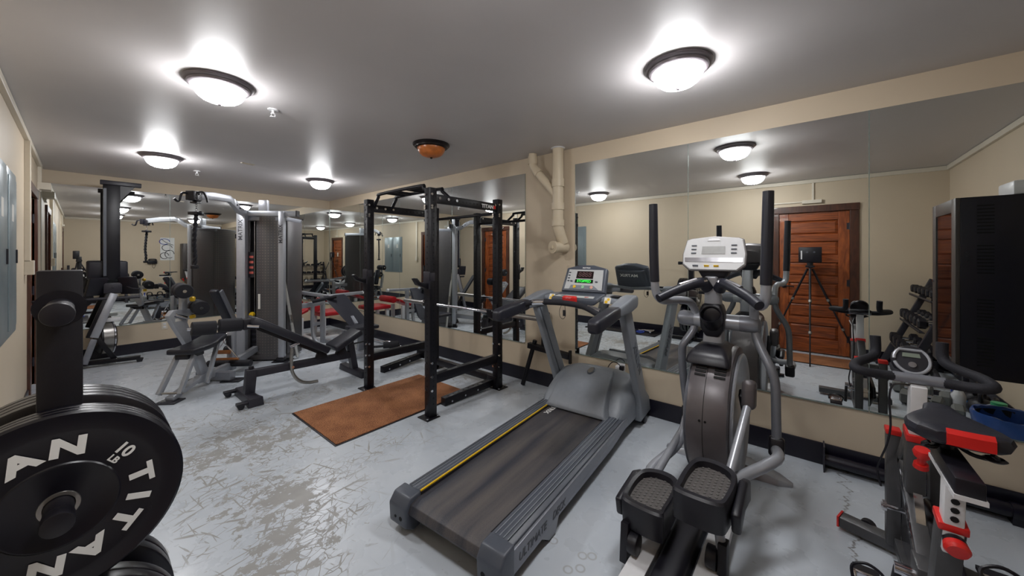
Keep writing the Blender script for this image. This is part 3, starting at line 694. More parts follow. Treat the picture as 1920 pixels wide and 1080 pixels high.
for k in range(2): TM.p('button', S().cbox(cpt(.085,.11-.22*k,.016), (.004,.02,.022), (0,-.45,0)), GREYPL, cons)
tr = TM.p('key_tray', S().loft([[V(1.40,-w_,z0),V(1.40,w_,z0),V(1.62,w_,z0+.035),V(1.62,-w_,z0+.035)] for z0, w_ in ((1.035,.17),(1.055,.195),(1.085,.19))]), GREYDK, bevel=.012, seg=3)
TM.p('key_strip', S().prism([(1.412,-.165,1.0885),(1.412,.165,1.0885),(1.465,.155,1.097),(1.465,-.155,1.097)], (0,0,.002)), mat('console_face', (190,192,192), .35), tr)
for v, m in ((.10, 'teal_ring'), (0, 'green_ring'), (-.10, 'pink_ring')):
    TM.p('button', S().lathe([(.010,0),(.016,0),(.016,.003),(.010,.003)], (1.438,v,1.094), n=20), mat(m, {'teal_ring':(110,150,160),'green_ring':(70,140,110),'pink_ring':(215,110,110)}[m], .4), tr)
rk = TM.p('safety_key', S().cbox((1.392,.02,1.072),(.04,.115,.056),(0,-.2,0)), RED, bevel=.010, seg=3)
TM.txt('STOP', .016, (1.370,.02,1.088), (0,-1,0), (.2,0,1), WHPR, rk, sx=1.3)
TM.p('key_cord', S().tube([(1.27,.03,1.04),(1.27,.045,1.0),(1.27,.04,.955),(1.27,.015,.94),(1.27,-.005,.97),(1.27,0,1.04)], .002, n=6), BLKPL)
TM.p('key_clip', S().cbox((1.27,.005,.985),(.012,.022,.045),(0,0,0)), BLKPL, bevel=.003)
for v in (.235, -.245):
    st = TM.p('warning_sticker', S().prism([(1.484,v-.025,1.050),(1.484,v+.025,1.050),(1.508,v+.025,1.094),(1.508,v-.025,1.094)], (-.003,0,.001)), STICK)
    TM.p('warning_mark', S().cyl((1.496,v-.007,1.082),(1.500,v-.007,1.080),.011,n=14).cyl((1.484,v+.007,1.064),(1.489,v+.007,1.062),.012,n=14), YELL, st)
TM.p('console_back', S().loft([[cpt(.0,-w_,b),cpt(.0,w_,b),cpt(.20,w_*.9,b),cpt(.20,-w_*.9,b)] for b, w_ in ((-.05,.18),(-.085,.16),(-.10,.13))]), GREYDK, bevel=.01, seg=3)
TM.txt('MATRIX', .045, tuple(cpt(.15,0,-.1005)), (0,1,0), (.10,0,.205), WHPR, bold=.02, sx=1.2, depth=.001)

# ------------------------------------------------------------------ elliptical
EY = .45
EL = T('elliptical', 'grey and black elliptical trainer with tall moving handles', 'elliptical', (2.1, EY), 0)
EL.p('centre_cover', S().loft([[V(x,EY-.06,.02),V(x,EY+.06,.02),V(x,EY+.055,z),V(x,EY-.055,z)] for x, z in ((1.10,.07),(1.30,.115),(2.0,.13),(2.25,.16))]), BLKPL, bevel=.012, seg=3)
for sg in (1,-1):
    y = EY+sg*.118
    EL.p('rail', S().box(1.22, y-.042, .05, 2.25, y+.042, .095), WHITE, bevel=.003)
EL.p('rail_end_cap', S().prism([(1.13,EY-.18,.02),(1.13,EY-.18,.085),(1.22,EY-.18,.125),(1.26,EY-.18,.105),(1.26,EY-.18,.02)], (0,.36,0)), BLKPL, bevel=.012, seg=3)
EL.p('base_frame', S().box(1.2,EY-.15,.0,2.9,EY+.15,.05), SILVD, bevel=.006)
EL.p('front_foot', S().loft([[V(2.72+dx,y,0),V(2.88-dx,y,0),V(2.86-dx,y,h),V(2.74+dx,y,h)] for y, dx, h in ((EY-.37,.05,.012),(EY-.30,.01,.03),(EY-.12,0,.07),(EY+.12,0,.07),(EY+.30,.01,.03),(EY+.37,.05,.012))]), SILVER, bevel=.004)
EL.p('rear_foot', S().box(1.16,EY-.22,0,1.22,EY+.22,.03), BLKPL, bevel=.006)
# flywheel housing: rounded slab in the x-z plane
def outline(cx, cz, rx, rz, n=40): return [(cx+rx*math.cos(2*PI*i/n), cz+rz*math.sin(2*PI*i/n)) for i in range(n)]
hs = []
for (x, z) in outline(2.50, .485, .40, .385): hs.append((x, max(.05, z)))
rings = []
for y, k in ((-.115,.93),(-.110,.985),(-.09,1.0),(.06,1.0),(.082,.985),(.088,.93)):
    rings.append([V(2.50+(x-2.50)*k, EY+y-.01, .485+(z-.485)*k) for x, z in hs])
hous = EL.p('flywheel_housing', S().loft(rings), BRNGR)
EL.p('housing_seam', S().tube([(2.50+(x-2.50)*1.0015, EY-.01, .485+(z-.485)*1.0015) for x, z in hs[10:31]], .0014, n=6, smooth=False), HOLE, hous)
for sg in (1,-1):
    yy = EY-.01+(-.116 if sg < 0 else .089)
    EL.p('side_disc', S().lathe([(.0,.0),(.30,.0),(.335,.006),(.352,.018),(.36,.012),(.352,0),(.345,-.01)], (2.50,yy,.47), axis=(0,sg,0), n=48), SILVER if sg < 0 else SILVD, hous)
vt = S()
for sg in (-1,1):
    for k in range(4):
        a = math.radians(136-k*3.2); x = 2.50+.402*math.cos(a); z = .485+.387*math.sin(a)
        EL.p('vent_slot', S().cbox((x,EY-.025+sg*.048,z),(.012,.055,.006),(0,-.8,0)), HOLE, hous)
bs = S()
for a in (172, 205):
    for dy in (-.014,.014):
        x = 2.50+.40*math.cos(math.radians(a)); z = .485+.385*math.sin(math.radians(a)); bs.cyl((x+.01,EY-.01+dy,z),(x-.004,EY-.01+dy,z),.006,n=10)
EL.p('screw_set', bs, HOLE, hous, kind='stuff')
EL.p('mast_collar', S().loft([[V(2.22,EY-.12,.80),V(2.62,EY-.12,.80),V(2.62,EY+.11,.80),V(2.22,EY+.11,.80)],[V(2.25,EY-.105,.86),V(2.60,EY-.105,.86),V(2.60,EY+.095,.86),V(2.25,EY+.095,.86)],[V(2.34,EY-.06,.90),V(2.52,EY-.06,.90),V(2.52,EY+.05,.90),V(2.34,EY+.05,.90)]]), BLKPL, bevel=.02, seg=3)
EL.p('mast', S().loft([[V(x-dx,EY-w_,z),V(x+dx,EY-w_,z),V(x+dx,EY+w_,z),V(x-dx,EY+w_,z)] for x, z, dx, w_ in ((2.45,.82,.055,.055),(2.47,1.0,.05,.05),(2.44,1.18,.042,.042),(2.42,1.30,.04,.04))]), SILVER, bevel=.02, seg=4)
EL.p('pivot_tube', S().cyl((2.47,EY-.20,1.02),(2.47,EY+.17,1.02),.046,n=28), SILVER)
for sg in (1,-1):
    EL.p('pivot_cap', S().lathe([(0,.035),(.02,.033),(.04,.02),(.048,0),(.048,-.07)], (2.47,EY+sg*(.205 if sg<0 else .175)-.0,1.02), axis=(0,sg,0), n=28), SILVD)
EL.p('cup_holder', S().lathe([(.052,.0),(.056,.004),(.058,-.02),(.05,-.10),(.0,-.11),(.0,-.10),(.045,-.09),(.05,0)], (2.345,EY-.005,1.075), axis=(-.75,0,.66), n=28), BLKPL)
EL.p('holder_skirt', S().loft([[V(x-.04,EY-w_,z),V(x+.06,EY-w_,z),V(x+.06,EY+w_,z),V(x-.04,EY+w_,z)] for x, z, w_ in ((2.44,.93,.035),(2.43,.98,.062),(2.42,1.08,.066),(2.43,1.13,.05))]), BLKPL, bevel=.015, seg=3)
# console
def ep(a, v, b=0.):
    d = V(.07,0,.20).normalized(); n = V(-.20,0,.07).normalized(); return V(2.36,EY-.01+v,1.335)+d*a+n*b
def oct_(w_, h0, h1, b): return [ep(h0,-w_*.75,b),ep(h0,w_*.75,b),ep(h0+.035,w_*.98,b),ep((h0+h1)/2,w_,b),ep(h1-.01,w_*.90,b),ep(h1,w_*.75,b),ep(h1+.012,0,b),ep(h1,-w_*.75,b),ep(h1-.01,-w_*.90,b),ep((h0+h1)/2,-w_,b),ep(h0+.035,-w_*.98,b)]
cs = EL.p('console', S().loft([oct_(.10,.04,.15,-.08),oct_(.165,.0,.19,-.04),oct_(.170,-.008,.20,-.002)]), BRNGR, bevel=.006)
EL.p('console_face', S().loft([oct_(.166,-.004,.196,-.003),oct_(.160,.0,.192,.006)]), mat('pale_face', (192,192,192), .35, var=.03), cs)
N2 = V(-.20,0,.07).normalized(); U2 = V(.07,0,.20).normalized()
EL.p('screen', S().prism([ep(.095,-.062,.0062),ep(.095,.062,.0062),ep(.142,.060,.0062),ep(.142,-.060,.0062)], N2*.002), mat('lcd_grey', (160,160,158), .2), cs)
EL.p('chrome_band', S().prism([ep(.045,-.150,.0062),ep(.045,.150,.0062),ep(.072,.153,.0062),ep(.072,-.153,.0062)], N2*.002), CHROME, cs)
EL.p('top_light_bar', S().prism([ep(.178,.034,.006),ep(.190,.026,.006),ep(.193,0,.006),ep(.190,-.026,.006),ep(.178,-.034,.006)], N2*.003), WHITE, cs)
for k in range(3):
    for sg in (1,-1): EL.p('button', S().cbox(ep(.10+.024*k,sg*.105,.008),(.004,.028,.008),(0,-.34,0)), GREYPL, cs)
for v in (.03,-.02): EL.p('button', S().cbox(ep(.020,v,.008),(.004,.026,.011),(0,-.34,0)), YELL, cs)
EL.p('button', S().cbox(ep(.020,.09,.008),(.004,.03,.012),(0,-.34,0)), GREYPL, cs)
EL.p('console_neck', S().loft([[V(2.39,EY-.07,1.28),V(2.48,EY-.07,1.28),V(2.48,EY+.05,1.28),V(2.39,EY+.05,1.28)],[V(2.38,EY-.10,1.34),V(2.50,EY-.10,1.34),V(2.50,EY+.08,1.34),V(2.38,EY+.08,1.34)]]), BLKPL, bevel=.015, seg=3)
# fixed hand grips
for sg in (1,-1):
    y = EY-.01
    gp = EL.p('fixed_grip', S().tube([(2.40,y+sg*.03,1.22),(2.36,y+sg*.06,1.255),(2.30,y+sg*.12,1.235),(2.24,y+sg*.19,1.20),(2.17,y+sg*.245,1.165)], [.034,.032,.028,.026,.025], n=14), VINYL)
    EL.p('pulse_plate', S().tube([(2.335,y+sg*.078,1.272),(2.27,y+sg*.155,1.241)], .014, n=10), CHROME, gp)
    EL.p('thumb_pad', S().lathe([(0,.010),(.022,.009),(.028,0)], (2.365,y+sg*.045,1.272), axis=(-.4,0,1), n=18), CHROME, gp)
    # moving handle: grip, upper bend, lower lever, joint
    lx = 2.55 if sg > 0 else 2.38; ly = EY + (.165 if sg > 0 else -.31); lz = .37
    if sg > 0:
        top = [(2.20,.725,1.725),(2.20,.722,1.45),(2.205,.718,1.26)]; mid = [(2.205,.718,1.26),(2.215,.71,1.185),(2.25,.68,1.145),(2.34,.62,1.145),(2.41,.575,1.13),(2.455,.555,1.08),(2.465,.553,1.03)]
        low = [(2.475,.553,1.02),(2.46,.565,.95),(2.42,.60,.88),(2.42,.62,.82),(2.46,.62,.62),(2.52,.61,.40)]
    else:
        top = [(2.20,.160,1.74),(2.20,.166,1.45),(2.205,.170,1.27)]; mid = [(2.205,.170,1.27),(2.215,.175,1.19),(2.25,.195,1.155),(2.34,.225,1.15),(2.41,.24,1.13),(2.455,.245,1.08),(2.465,.245,1.03)]
        low = [(2.475,.245,1.02),(2.465,.235,.95),(2.44,.205,.88),(2.41,.165,.80),(2.40,.145,.72),(2.39,.14,.55),(2.39,.138,.40)]
    mh = EL.p('moving_handle', S().tube(mid+low[0:1], .0235, n=16), SILVER)
    EL.p('handle_grip', S().tube(top, [.0245,.0265,.0265], n=16, k=3), VINYL, mh)
    EL.p('lower_lever', S().tube(low, .0225, n=16), SILVD, mh)
    e = low[-1]
    EL.p('lever_joint', S().cbox((e[0],e[1],e[2]-.01),(.07,.07,.10),(0,.25,0)), BLKPL, mh, bevel=.015, seg=3)
    # pedal arm and pedal tray
    px, pz = (1.74,.31) if sg > 0 else (1.74,.45)
    py = EY+sg*.13 + (0 if sg > 0 else .02)
    arm = [(e[0]-.02,e[1],e[2]-.02),(e[0]-.20,e[1]+sg*.01,pz-.04),(px+.28,py+sg*.10,pz-.08),(px+.10,py+sg*.03,pz-.08)]
    EL.p('pedal_arm', S().tube(arm, .026, n=14, k=4), SILVER)
    out = [(-.17,-.085),(-.165,.065),(-.10,.095),(.06,.10),(.14,.075),(.175,.0),(.15,-.075),(.04,-.10),(-.12,-.10)]
    if sg < 0: out = [(a, -b) for a, b in out][::-1]
    q_ = []; m_ = len(out)
    for i in range(m_):
        A_, B_, C_, D_ = [Vector(out[j % m_]) for j in (i-1, i, i+1, i+2)]
        for t_ in (0, .25, .5, .75): q_.append(tuple(.5*((2*B_)+(C_-A_)*t_+(2*A_-5*B_+4*C_-D_)*t_*t_+(3*B_-A_-3*C_+D_)*t_**3)))
    out = q_
    P_ = lambda k, z, ox=0: [V(px+a*k+ox, py+b*k, z) for a, b in out]
    tray = S().loft([P_(.82,pz-.145,.02), P_(.97,pz-.12), P_(1.0,pz-.04), P_(1.0,pz-.005), P_(.95,pz+.004), P_(.80,pz+.0), P_(.77,pz-.03)], caps=False)
    tray.b.faces.new([tray.b.verts.new(p) for p in P_(.82,pz-.145,.02)])
    pd = EL.p('pedal', tray, BLKPL)
    EL.p('tread_pad', S().prism(P_(.79,pz-.032), (0,0,.005)), mat('tread_pad_grey',(84,80,78),.55), pd)
    tre = S()
    for i in range(-5,6):
        for j in range(-3,4):
            if abs(j) <= 3 and (abs(i) < 5 or abs(j) < 3): tre.cyl((px+i*.024+(j%2)*.012,py+j*.022,pz-.0285),(px+i*.024+(j%2)*.012,py+j*.022,pz-.0245),.0058,n=8)
    EL.p('tread_dimples', tre, mat('tread_grey',(98,95,93),.5), pd, kind='stuff')
    EL.p('pedal_side_cover', S().prism([(px-.06,py+sg*.10,pz-.03),(px+.10,py+sg*.10,pz-.01),(px+.20,py+sg*.10,pz-.05),(px+.20,py+sg*.10,pz-.15),(px+.14,py+sg*.10,pz-.13),(px+.02,py+sg*.10,pz-.10),(px-.10,py+sg*.10,pz-.13),(px-.12,py+sg*.10,pz-.04)], (0,sg*.035,0)), BLKPL, pd, bevel=.012, seg=3)
    # roller leg under the pedal
    ox = -.16 if sg > 0 else -.02
    EL.p('roller_leg', S().tube([(px+.02,py+sg*.03,pz-.12),(px+ox,py+sg*.055,.16)], .02, n=12), SILVER)
    EL.p('roller', S().cyl((px+ox-.01,py-.02+sg*.02,.14),(px+ox-.01,py+.02+sg*.02,.14),.045,n=24).cbox((px+ox,py+sg*.060,.13),(.065,.035,.17),(0,.1,0)), RUBBER, bevel=.004)
    # crank
    cy = EY-.01+sg*.15; cx, cz = (2.66,.36) if sg > 0 else (2.33,.66)
    EL.p('crank_arm', S().beam((2.50,cy,.47),(cx,cy,cz),.03,.05), BLKPL, bevel=.008)
    ch = EL.p('crank_cover', S().cbox((cx,cy+sg*.035,cz),(.10,.065,.15),(0,.2,0)), BRNGR, bevel=.022, seg=3)
    EL.p('link_rod', S().tube([(cx,cy+sg*.035,cz-.03),(px+.18,py+sg*.05,pz-.06)], .020, n=14), SILVER)

# ------------------------------------------------------------------ exercise bike
BY = -.33
BK = T('exercise_bike', 'indoor cycling bike with black saddle and red trim by the mirror wall', 'exercise bike', (2.1, BY))
GR = mat('bike_grey', (78, 78, 80), .4, .2, var=.06)
fs = BK.p('stabilizer', S().beam((2.53,-.125,.045),(2.38,-.62,.045),.075,.05), GR, bevel=.006)
BK.p('end_cap', S().beam((2.5335,-.117,.045),(2.531,-.125,.045),.077,.052), RED, fs)
BK.p('transport_wheel', S().cyl((2.53,-.22,.05),(2.56,-.23,.05),.03,n=18), RUBBER, fs)
BK.p('stabilizer', S().box(1.52,BY-.26,.02,1.60,BY+.26,.07), GR, bevel=.006)
BK.p('base_beam', S().beam((2.42,BY,.08),(1.56,BY,.08),.06,.05), GR, bevel=.005)
for y in (-.300,-.435):
    f = BK.p('fork_post', S().box(2.42,y-.024,.06,2.475,y+.024,.580), GR, bevel=.004)
    BK.p('post_cap', S().box(2.417,y-.026,.580,2.478,y+.026,.605), RED, f, bevel=.004)
BK.p('fork_bridge', S().box(2.43,-.435,.50,2.465,-.300,.56), GR, bevel=.004)
fw = BK.p('flywheel', S().lathe([(.02,-.012),(.15,-.010),(.185,-.013),(.205,-.013),(.205,.013),(.185,.013),(.15,.010),(.02,.012)], (2.30,BY-.005,.30), axis=(0,1,0), n=56), CHROME)
BK.p('flywheel_disc', S().lathe([(.03,-.0125),(.15,-.0115),(.15,-.0108),(.03,-.0118)], (2.30,BY-.005,.30), axis=(0,1,0), n=48), mat('flywheel_print', (190,120,110), .3, .6, var=.1), fw)
BK.p('axle', S().cyl((2.30,-.245,.30),(2.30,-.43,.30),.011,n=12).cyl((2.30,-.25,.30),(2.30,-.262,.30),.022,n=14), CHROME, fw)
fr_ = S().beam((2.33,BY,.47),(1.95,BY,.22),.05,.07).beam((1.97,BY,.13),(1.97,BY,.30),.07,.12).beam((2.38,BY,.49),(2.20,BY,.68),.05,.06).beam((2.28,BY,.50),(2.38,BY,.48),.05,.05)
BK.p('main_frame', fr_, GR, bevel=.006)
BK.p('chain_guard', S().prism([(1.82,BY-.05,.16),(1.86,BY-.05,.34),(2.02,BY-.05,.40),(2.36,BY-.05,.36),(2.40,BY-.05,.28),(2.30,BY-.05,.24),(2.04,BY-.05,.10),(1.90,BY-.05,.10)], (0,-.025,0)), BLKPL, bevel=.01, seg=3)
BK.p('side_stripe', S().prism([(1.99,BY+.0255,.25),(2.31,BY+.0255,.455),(2.30,BY+.0255,.48),(1.98,BY+.0255,.275)], (0,.0015,0)), CHROME)
BK.txt('BODY', .05, (2.12, BY+.0285, .352), (-.84,0,-.54), (-.54,0,.84), BLKPL, bold=.02)
# handlebar post and bars
sp_ = BK.p('handlebar_post', S().beam((2.17,BY,.70),(2.13,BY,.905),.045,.06), WHITE, bevel=.004)
BK.p('post_collar', S().beam((2.176,BY,.675),(2.168,BY,.705),.062,.078), RED, sp_, bevel=.004)
BK.p('lower_post', S().beam((2.20,BY,.45),(2.175,BY,.68),.055,.07), GR, bevel=.004)
BK.p('resistance_knob', S().cyl((2.08,BY+.0,.60),(2.06,BY,.655),.012).lathe([(0,.02),(.022,.018),(.026,.005),(.022,-.012),(0,-.014)], (2.058,BY,.66), axis=(-.3,0,1), n=22).lathe([(.0,.01),(.02,.01),(.022,-.008),(0,-.01)], (2.078,BY,.605), axis=(-.3,0,1), n=20), RED)
bar = S().tube([(2.13,BY-.06,.925),(2.13,BY-.005,.925),(2.13,BY+.06,.925)], .018, n=14)
bar.cyl((2.13,BY-.07,.925),(2.13,BY+.07,.925),.020,n=14)
hb = BK.p('bar_clamp', bar, SILVD)
def hbar(sg):
    # out sideways, round the corner, then forward and up into a horn
    return [(2.13,BY+sg*.055,.925),(2.12,BY+sg*.11,.926),(2.10,BY+sg*.155,.932),(2.112,BY+sg*.182,.94),(2.17,BY+sg*.170,.952),(2.28,BY+sg*.115,.962),(2.32,BY+sg*.100,.985),(2.33,BY+sg*.100,1.05)]
for sg in (1,-1): BK.p('handlebar', S().tube(hbar(sg), .0185, n=14), FOAM)
BK.p('inner_loop', S().tube([(2.13,BY-.05,.93),(2.22,BY-.055,.945),(2.29,BY-.03,.955),(2.29,BY+.03,.955),(2.22,BY+.055,.945),(2.13,BY+.05,.93)], .013, n=12), FOAM)
cc = V(2.19,BY+.008,.982); cn = V(-.80,0.08,.60).normalized()
cp = BK.p('computer', S().lathe([(0,-.028),(.05,-.026),(.068,-.012),(.070,.0),(.064,.008),(0,.010)], cc, axis=cn, n=40, sx=.86), BLKPL)
ring_ = S().tube([cc+cn*.009+V(0,1,0)*(.050*math.cos(a))+(V(0,1,0).cross(cn))*(.058*math.sin(a)) for a in [2*PI*i/28 for i in range(28)] if not .9 < (a % (2*PI)) < 2.2], .006, n=8, smooth=False)
BK.p('silver_ring', ring_, SILVER, cp)
ux = V(0,-1,0); uy = cn.cross(ux)
def cq(a, b, c=.0102): return cc+cn*c+ux*a+uy*b
BK.p('lcd', S().prism([cq(-.026,.012),cq(.026,.012),cq(.024,.030),cq(-.024,.030)], cn*.002), mat('lcd_green', (120,130,118), .2), cp)
BK.p('mode_button', S().cyl(cq(.0,-.022,.009), cq(0,-.022,.016), .012, n=16), CHROME, cp)
BK.p('computer_bracket', S().beam((2.15,BY,.93),(2.19,BY,.965),.03,.012), BLKPL, cp)
# saddle
prof = []
for x, hw_, zt, zb in [(1.625,.055,.905,.865),(1.64,.092,.915,.855),(1.68,.108,.915,.85),(1.74,.102,.908,.852),(1.79,.078,.905,.862),(1.84,.045,.905,.872),(1.90,.034,.905,.876),(1.93,.020,.898,.880)]:
    ring = []
    for k in range(16):
        a = 2*PI*k/16; c, s_ = math.cos(a), math.sin(a)
        zz = (zt+zb)/2+(zt-zb)/2*math.copysign(abs(s_)**.7, s_) - (.010*(1-abs(c)**.6) if (s_ > 0 and x < 1.76) else 0)
        ring.append(V(x, BY-.01+hw_*math.copysign(abs(c)**.8, c), zz))
    prof.append(ring)
sd = BK.p('saddle', S().loft(prof), VINYL)
rp = []
for x, hw_ in [(1.622,.052),(1.632,.085),(1.66,.111),(1.70,.119),(1.735,.114)]:
    rp.append([V(x-.003, BY-.01-hw_-.002, .868), V(x-.003, BY-.01-hw_-.002, .898), V(x+.004, BY-.01-hw_+.008, .908), V(x+.004, BY-.01-hw_+.008, .862)])
BK.p('rear_red_panel', S().loft([[V(1.617+d_,BY-.01+y_,.868),V(1.617+d_,BY-.01+y_,.900),V(1.63+d_,BY-.01+y_,.912),V(1.64+d_,BY-.01+y_,.858)] for y_, d_ in ((-.058,.002),(-.03,-.002),(-.0,-.003),(.032,-.001))]), RED, sd)
BK.p('saddle_spring', S().tube([(1.66,BY+.05,.85),(1.67,BY+.06,.835),(1.70,BY+.03,.825),(1.80,BY,.83)], .006, n=8).tube([(1.66,BY-.07,.85),(1.67,BY-.08,.835),(1.70,BY-.04,.825),(1.80,BY-.01,.83)], .006, n=8).lathe([(.018,0),(.024,.005),(.018,.01)],(1.665,BY-.075,.832),n=16), BLKPL, sd)
sl_ = BK.p('seat_slider', S().beam((1.78,BY,.79),(1.52,BY,.79),.055,.05), BLKPL, bevel=.004)
BK.p('slider_edge', S().beam((1.785,BY,.765),(1.515,BY,.765),.06,.012), WHITE, sl_)
BK.p('saddle_clamp', S().cyl((1.74,BY,.81),(1.74,BY,.86),.016).cbox((1.74,BY,.84),(.05,.07,.02)), BLKPL, sd)
po = BK.p('seat_post', S().beam((1.70,BY,.52),(1.665,BY,.775),.042,.05), WHITE, bevel=.004)
hh_ = S()
for k in range(5):
    z = .635+k*.028; x = 1.70-(z-.52)*.137; hh_.cyl((x-.022,BY,z),(x-.028,BY,z-.001),.009,n=10)
BK.p('post_slots', hh_, HOLE, po)
BK.p('seat_tube_collar', S().beam((1.70,BY,.595),(1.695,BY,.62),.062,.072), RED, bevel=.004)
BK.p('seat_tube', S().beam((1.86,BY,.12),(1.70,BY,.60),.055,.065), GR, bevel=.005)
BK.p('height_knob', S().lathe([(0,.045),(.022,.043),(.028,.034),(.026,.018)], (1.675,BY-.002,.565), axis=(-.9,0,-.3), n=24), RED)
BK.p('knob_stem', S().lathe([(.026,.02),(.024,.0),(.012,-.02),(0,-.02)], (1.675,BY-.002,.565), axis=(-.9,0,-.3), n=24), BLKPL)
for sg in (1,-1):
    ca = (1.97,BY+sg*.075,.24); ce = (1.97+sg*.10,BY+sg*.085,.24-sg*.13) if sg > 0 else (1.88,BY+sg*.085,.345)
    if sg > 0: ce = (2.02,BY+.085,.10)
    BK.p('crank_arm', S().beam(ca, ce, .018, .03), BLKPL, bevel=.004)
    pc = V(ce[0],ce[1]+sg*.065,ce[2])
    pdl = BK.p('pedal', S().box(pc.x-.045,pc.y-.042,pc.z-.011,pc.x+.045,pc.y-.032,pc.z+.011).box(pc.x-.045,pc.y+.032,pc.z-.011,pc.x+.045,pc.y+.042,pc.z+.011).box(pc.x-.048,pc.y-.042,pc.z-.011,pc.x-.036,pc.y+.042,pc.z+.011).box(pc.x+.036,pc.y-.042,pc.z-.011,pc.x+.048,pc.y+.042,pc.z+.011).cyl((pc.x,pc.y-.05,pc.z),(pc.x,pc.y+.04,pc.z),.011,n=10), CHROME, bevel=.002)
    BK.p('toe_strap', S().tube([(pc.x,pc.y-.045,pc.z),(pc.x+.02,pc.y-.045,pc.z+.04),(pc.x+.03,pc.y,pc.z+.06),(pc.x+.02,pc.y+.045,pc.z+.04),(pc.x,pc.y+.045,pc.z)], .006, n=6).box(pc.x+.04,pc.y-.04,pc.z-.01,pc.x+.10,pc.y+.04,pc.z+.004), BLKPL, pdl)
BK.p('crank_axle', S().cyl((1.97,BY-.085,.24),(1.97,BY+.085,.24),.02,n=14), CHROME)
BK.p('brake_cable', S().tube([(2.12,BY+.02,.90),(2.25,BY+.05,.86),(2.33,BY+.055,.78),(2.34,BY+.05,.65),(2.36,BY+.06,.55),(2.40,BY+.085,.42),(2.39,BY+.075,.34)], .004, n=8), BLKPL)

# ------------------------------------------------------------------ bumper plates on an upright plate tree
TX, TY = -.035, 1.508
t = T('plate_tree', 'black upright plate tree post with round pegs beside the left wall', 'plate rack', (TX, TY))
t.p('post', S().box(TX-.0375, TY-.0375, .02, TX+.0375, TY+.0375, 1.38), BLACK, bevel=.003)
t.p('base_frame', S().box(TX-.035, TY-.28, .0, TX+.035, TY+.30, .05).box(TX-.24, TY-.035, .0, TX+.26, TY+.035, .048), BLACK, bevel=.004)
for z in (1.285, .81, .385):
    for sg in (-1, 1):
        y0 = TY+sg*.0375
        pg = t.p('peg', S().cyl((TX,y0,z),(TX,TY+sg*.20,z),.0245,n=28), RUBBER)
        t.p('peg_cap', S().cyl((TX,TY+sg*.165,z),(TX,TY+sg*.205,z),.0265,n=28), BLKPL, pg, bevel=.002)
        t.p('peg_flange', S().cyl((TX,y0,z),(TX,y0+sg*.003,z),.045,n=32), BLACK, pg)
def plate(name_label, y, z, th, lettered=False, sg=-1, dy=0):
    """disc with rim, recessed face, raised hub ring; faces -y when sg is -1"""
    t = T('bumper_plate', name_label, 'weight plate', (TX, y, z), 0 if sg < 0 else PI, 'bumper plates on the plate tree', local=True)
    R = .225
    pr = [(.030,.0),(.092,.0),(.095,-.0015),(.099,-.0015),(.102,.0015),(.172,.0015),(.176,.0),(.180,.0),(.184,-.001),(.219,-.001),(.2245,.003),(.225,.007),(.225,th-.007),(.2245,th-.003),(.219,th),(.10,th),(.030,th),(.030,0)]
    t.p('disc', S().lathe([(r, h) for r, h in pr], axis=(0,1,0), n=72), PLATEM)
    t.p('hub_ring', S().lathe([(.0262,-.002),(.034,-.002),(.035,.0),(.035,.001),(.0262,.001)], axis=(0,1,0), n=40), STEEL)
    if lettered:
        for base in (-45, 137):
            for i, ch in enumerate('TITAN'):
                off = [52, 28, 6, -23, -53][i]
                a = math.radians(base+off)
                xd = (math.sin(a), 0, -math.cos(a)); yd = (math.cos(a), 0, math.sin(a))
                t.txt(ch, .060, (.138*math.cos(a), -.0018, .138*math.sin(a)), xd, yd, WHPR, name='white_letter', bold=.05, sx=1.28, depth=.0006)
        a = math.radians(41); xd = (math.sin(a),0,-math.cos(a)); yd = (math.cos(a),0,math.sin(a))
        t.txt('10', .038, (.143*math.cos(a), -.0012, .143*math.sin(a)), xd, yd, WHPR, name='weight_mark', bold=.03, depth=.0006)
        t.txt('LB', .021, (.117*math.cos(a), -.0012, .117*math.sin(a)), xd, yd, WHPR, name='weight_mark', bold=.03, depth=.0006)
    return t
plate('black bumper plate with white lettering, frontmost on the middle front peg', 1.400, .81, .021, True)
plate('second bumper plate on the middle front peg, behind the lettered one', 1.4225, .81, .021)
plate('bumper plate closest to the post on the middle front peg', 1.445, .81, .021)
nb = ['thin bumper plate touching the post on the middle rear peg', 'second bumper plate on the middle rear peg', 'third bumper plate on the middle rear peg', 'outermost bumper plate on the middle rear peg']
for i, l in enumerate(nb): plate(l, 1.55+i*.034+.032, .81, .032, i == 3, 1)
plate('thick lower front bumper plate below the lettered plate', 1.392, .375, .036)
plate('thick lower front bumper plate nearest the post', 1.430, .375, .036)
plate('lower rear bumper plate nearest the post', 1.55+.045, .375, .044, False, 1)
plate('outer lower rear bumper plate on the plate tree', 1.60+.045, .375, .044, False, 1)

# ------------------------------------------------------------------ rowing machine stored upright
RW = T('rowing_machine', 'black rowing machine stored on end in the far left corner', 'rowing machine', (.22, 7.05))
RW.p('monorail', S().box(.175,6.97,1.10,.325,7.05,2.33), BLACK, bevel=.006)
RW.p('rail_strip', S().box(.178,6.965,1.15,.205,6.972,2.28), GREYDK)
RW.p('end_foot', S().box(.15,6.96,2.33,.52,7.04,2.385), DARKB, bevel=.006)
RW.p('end_gusset', S().prism([(.325,6.99,2.13),(.325,6.99,2.33),(.46,6.99,2.33)], (0,.03,0)), BLACK)
RW.p('seat', S().cbox((.22,7.08,1.22),(.36,.05,.24)), VINYL, bevel=.03, seg=3)
for dx, tilt in ((-.10,.5),(.18,-.45)):
    fp = RW.p('footrest', S().cbox((.22+dx,6.93,1.02),(.18,.04,.24),(.35,0,tilt)), BLKPL, bevel=.01)
RW.p('foot_bracket', S().box(.18,6.93,.93,.34,7.02,1.06).cyl((.26,6.925,1.0),(.26,6.93,1.0),.012), DARKB, bevel=.006)
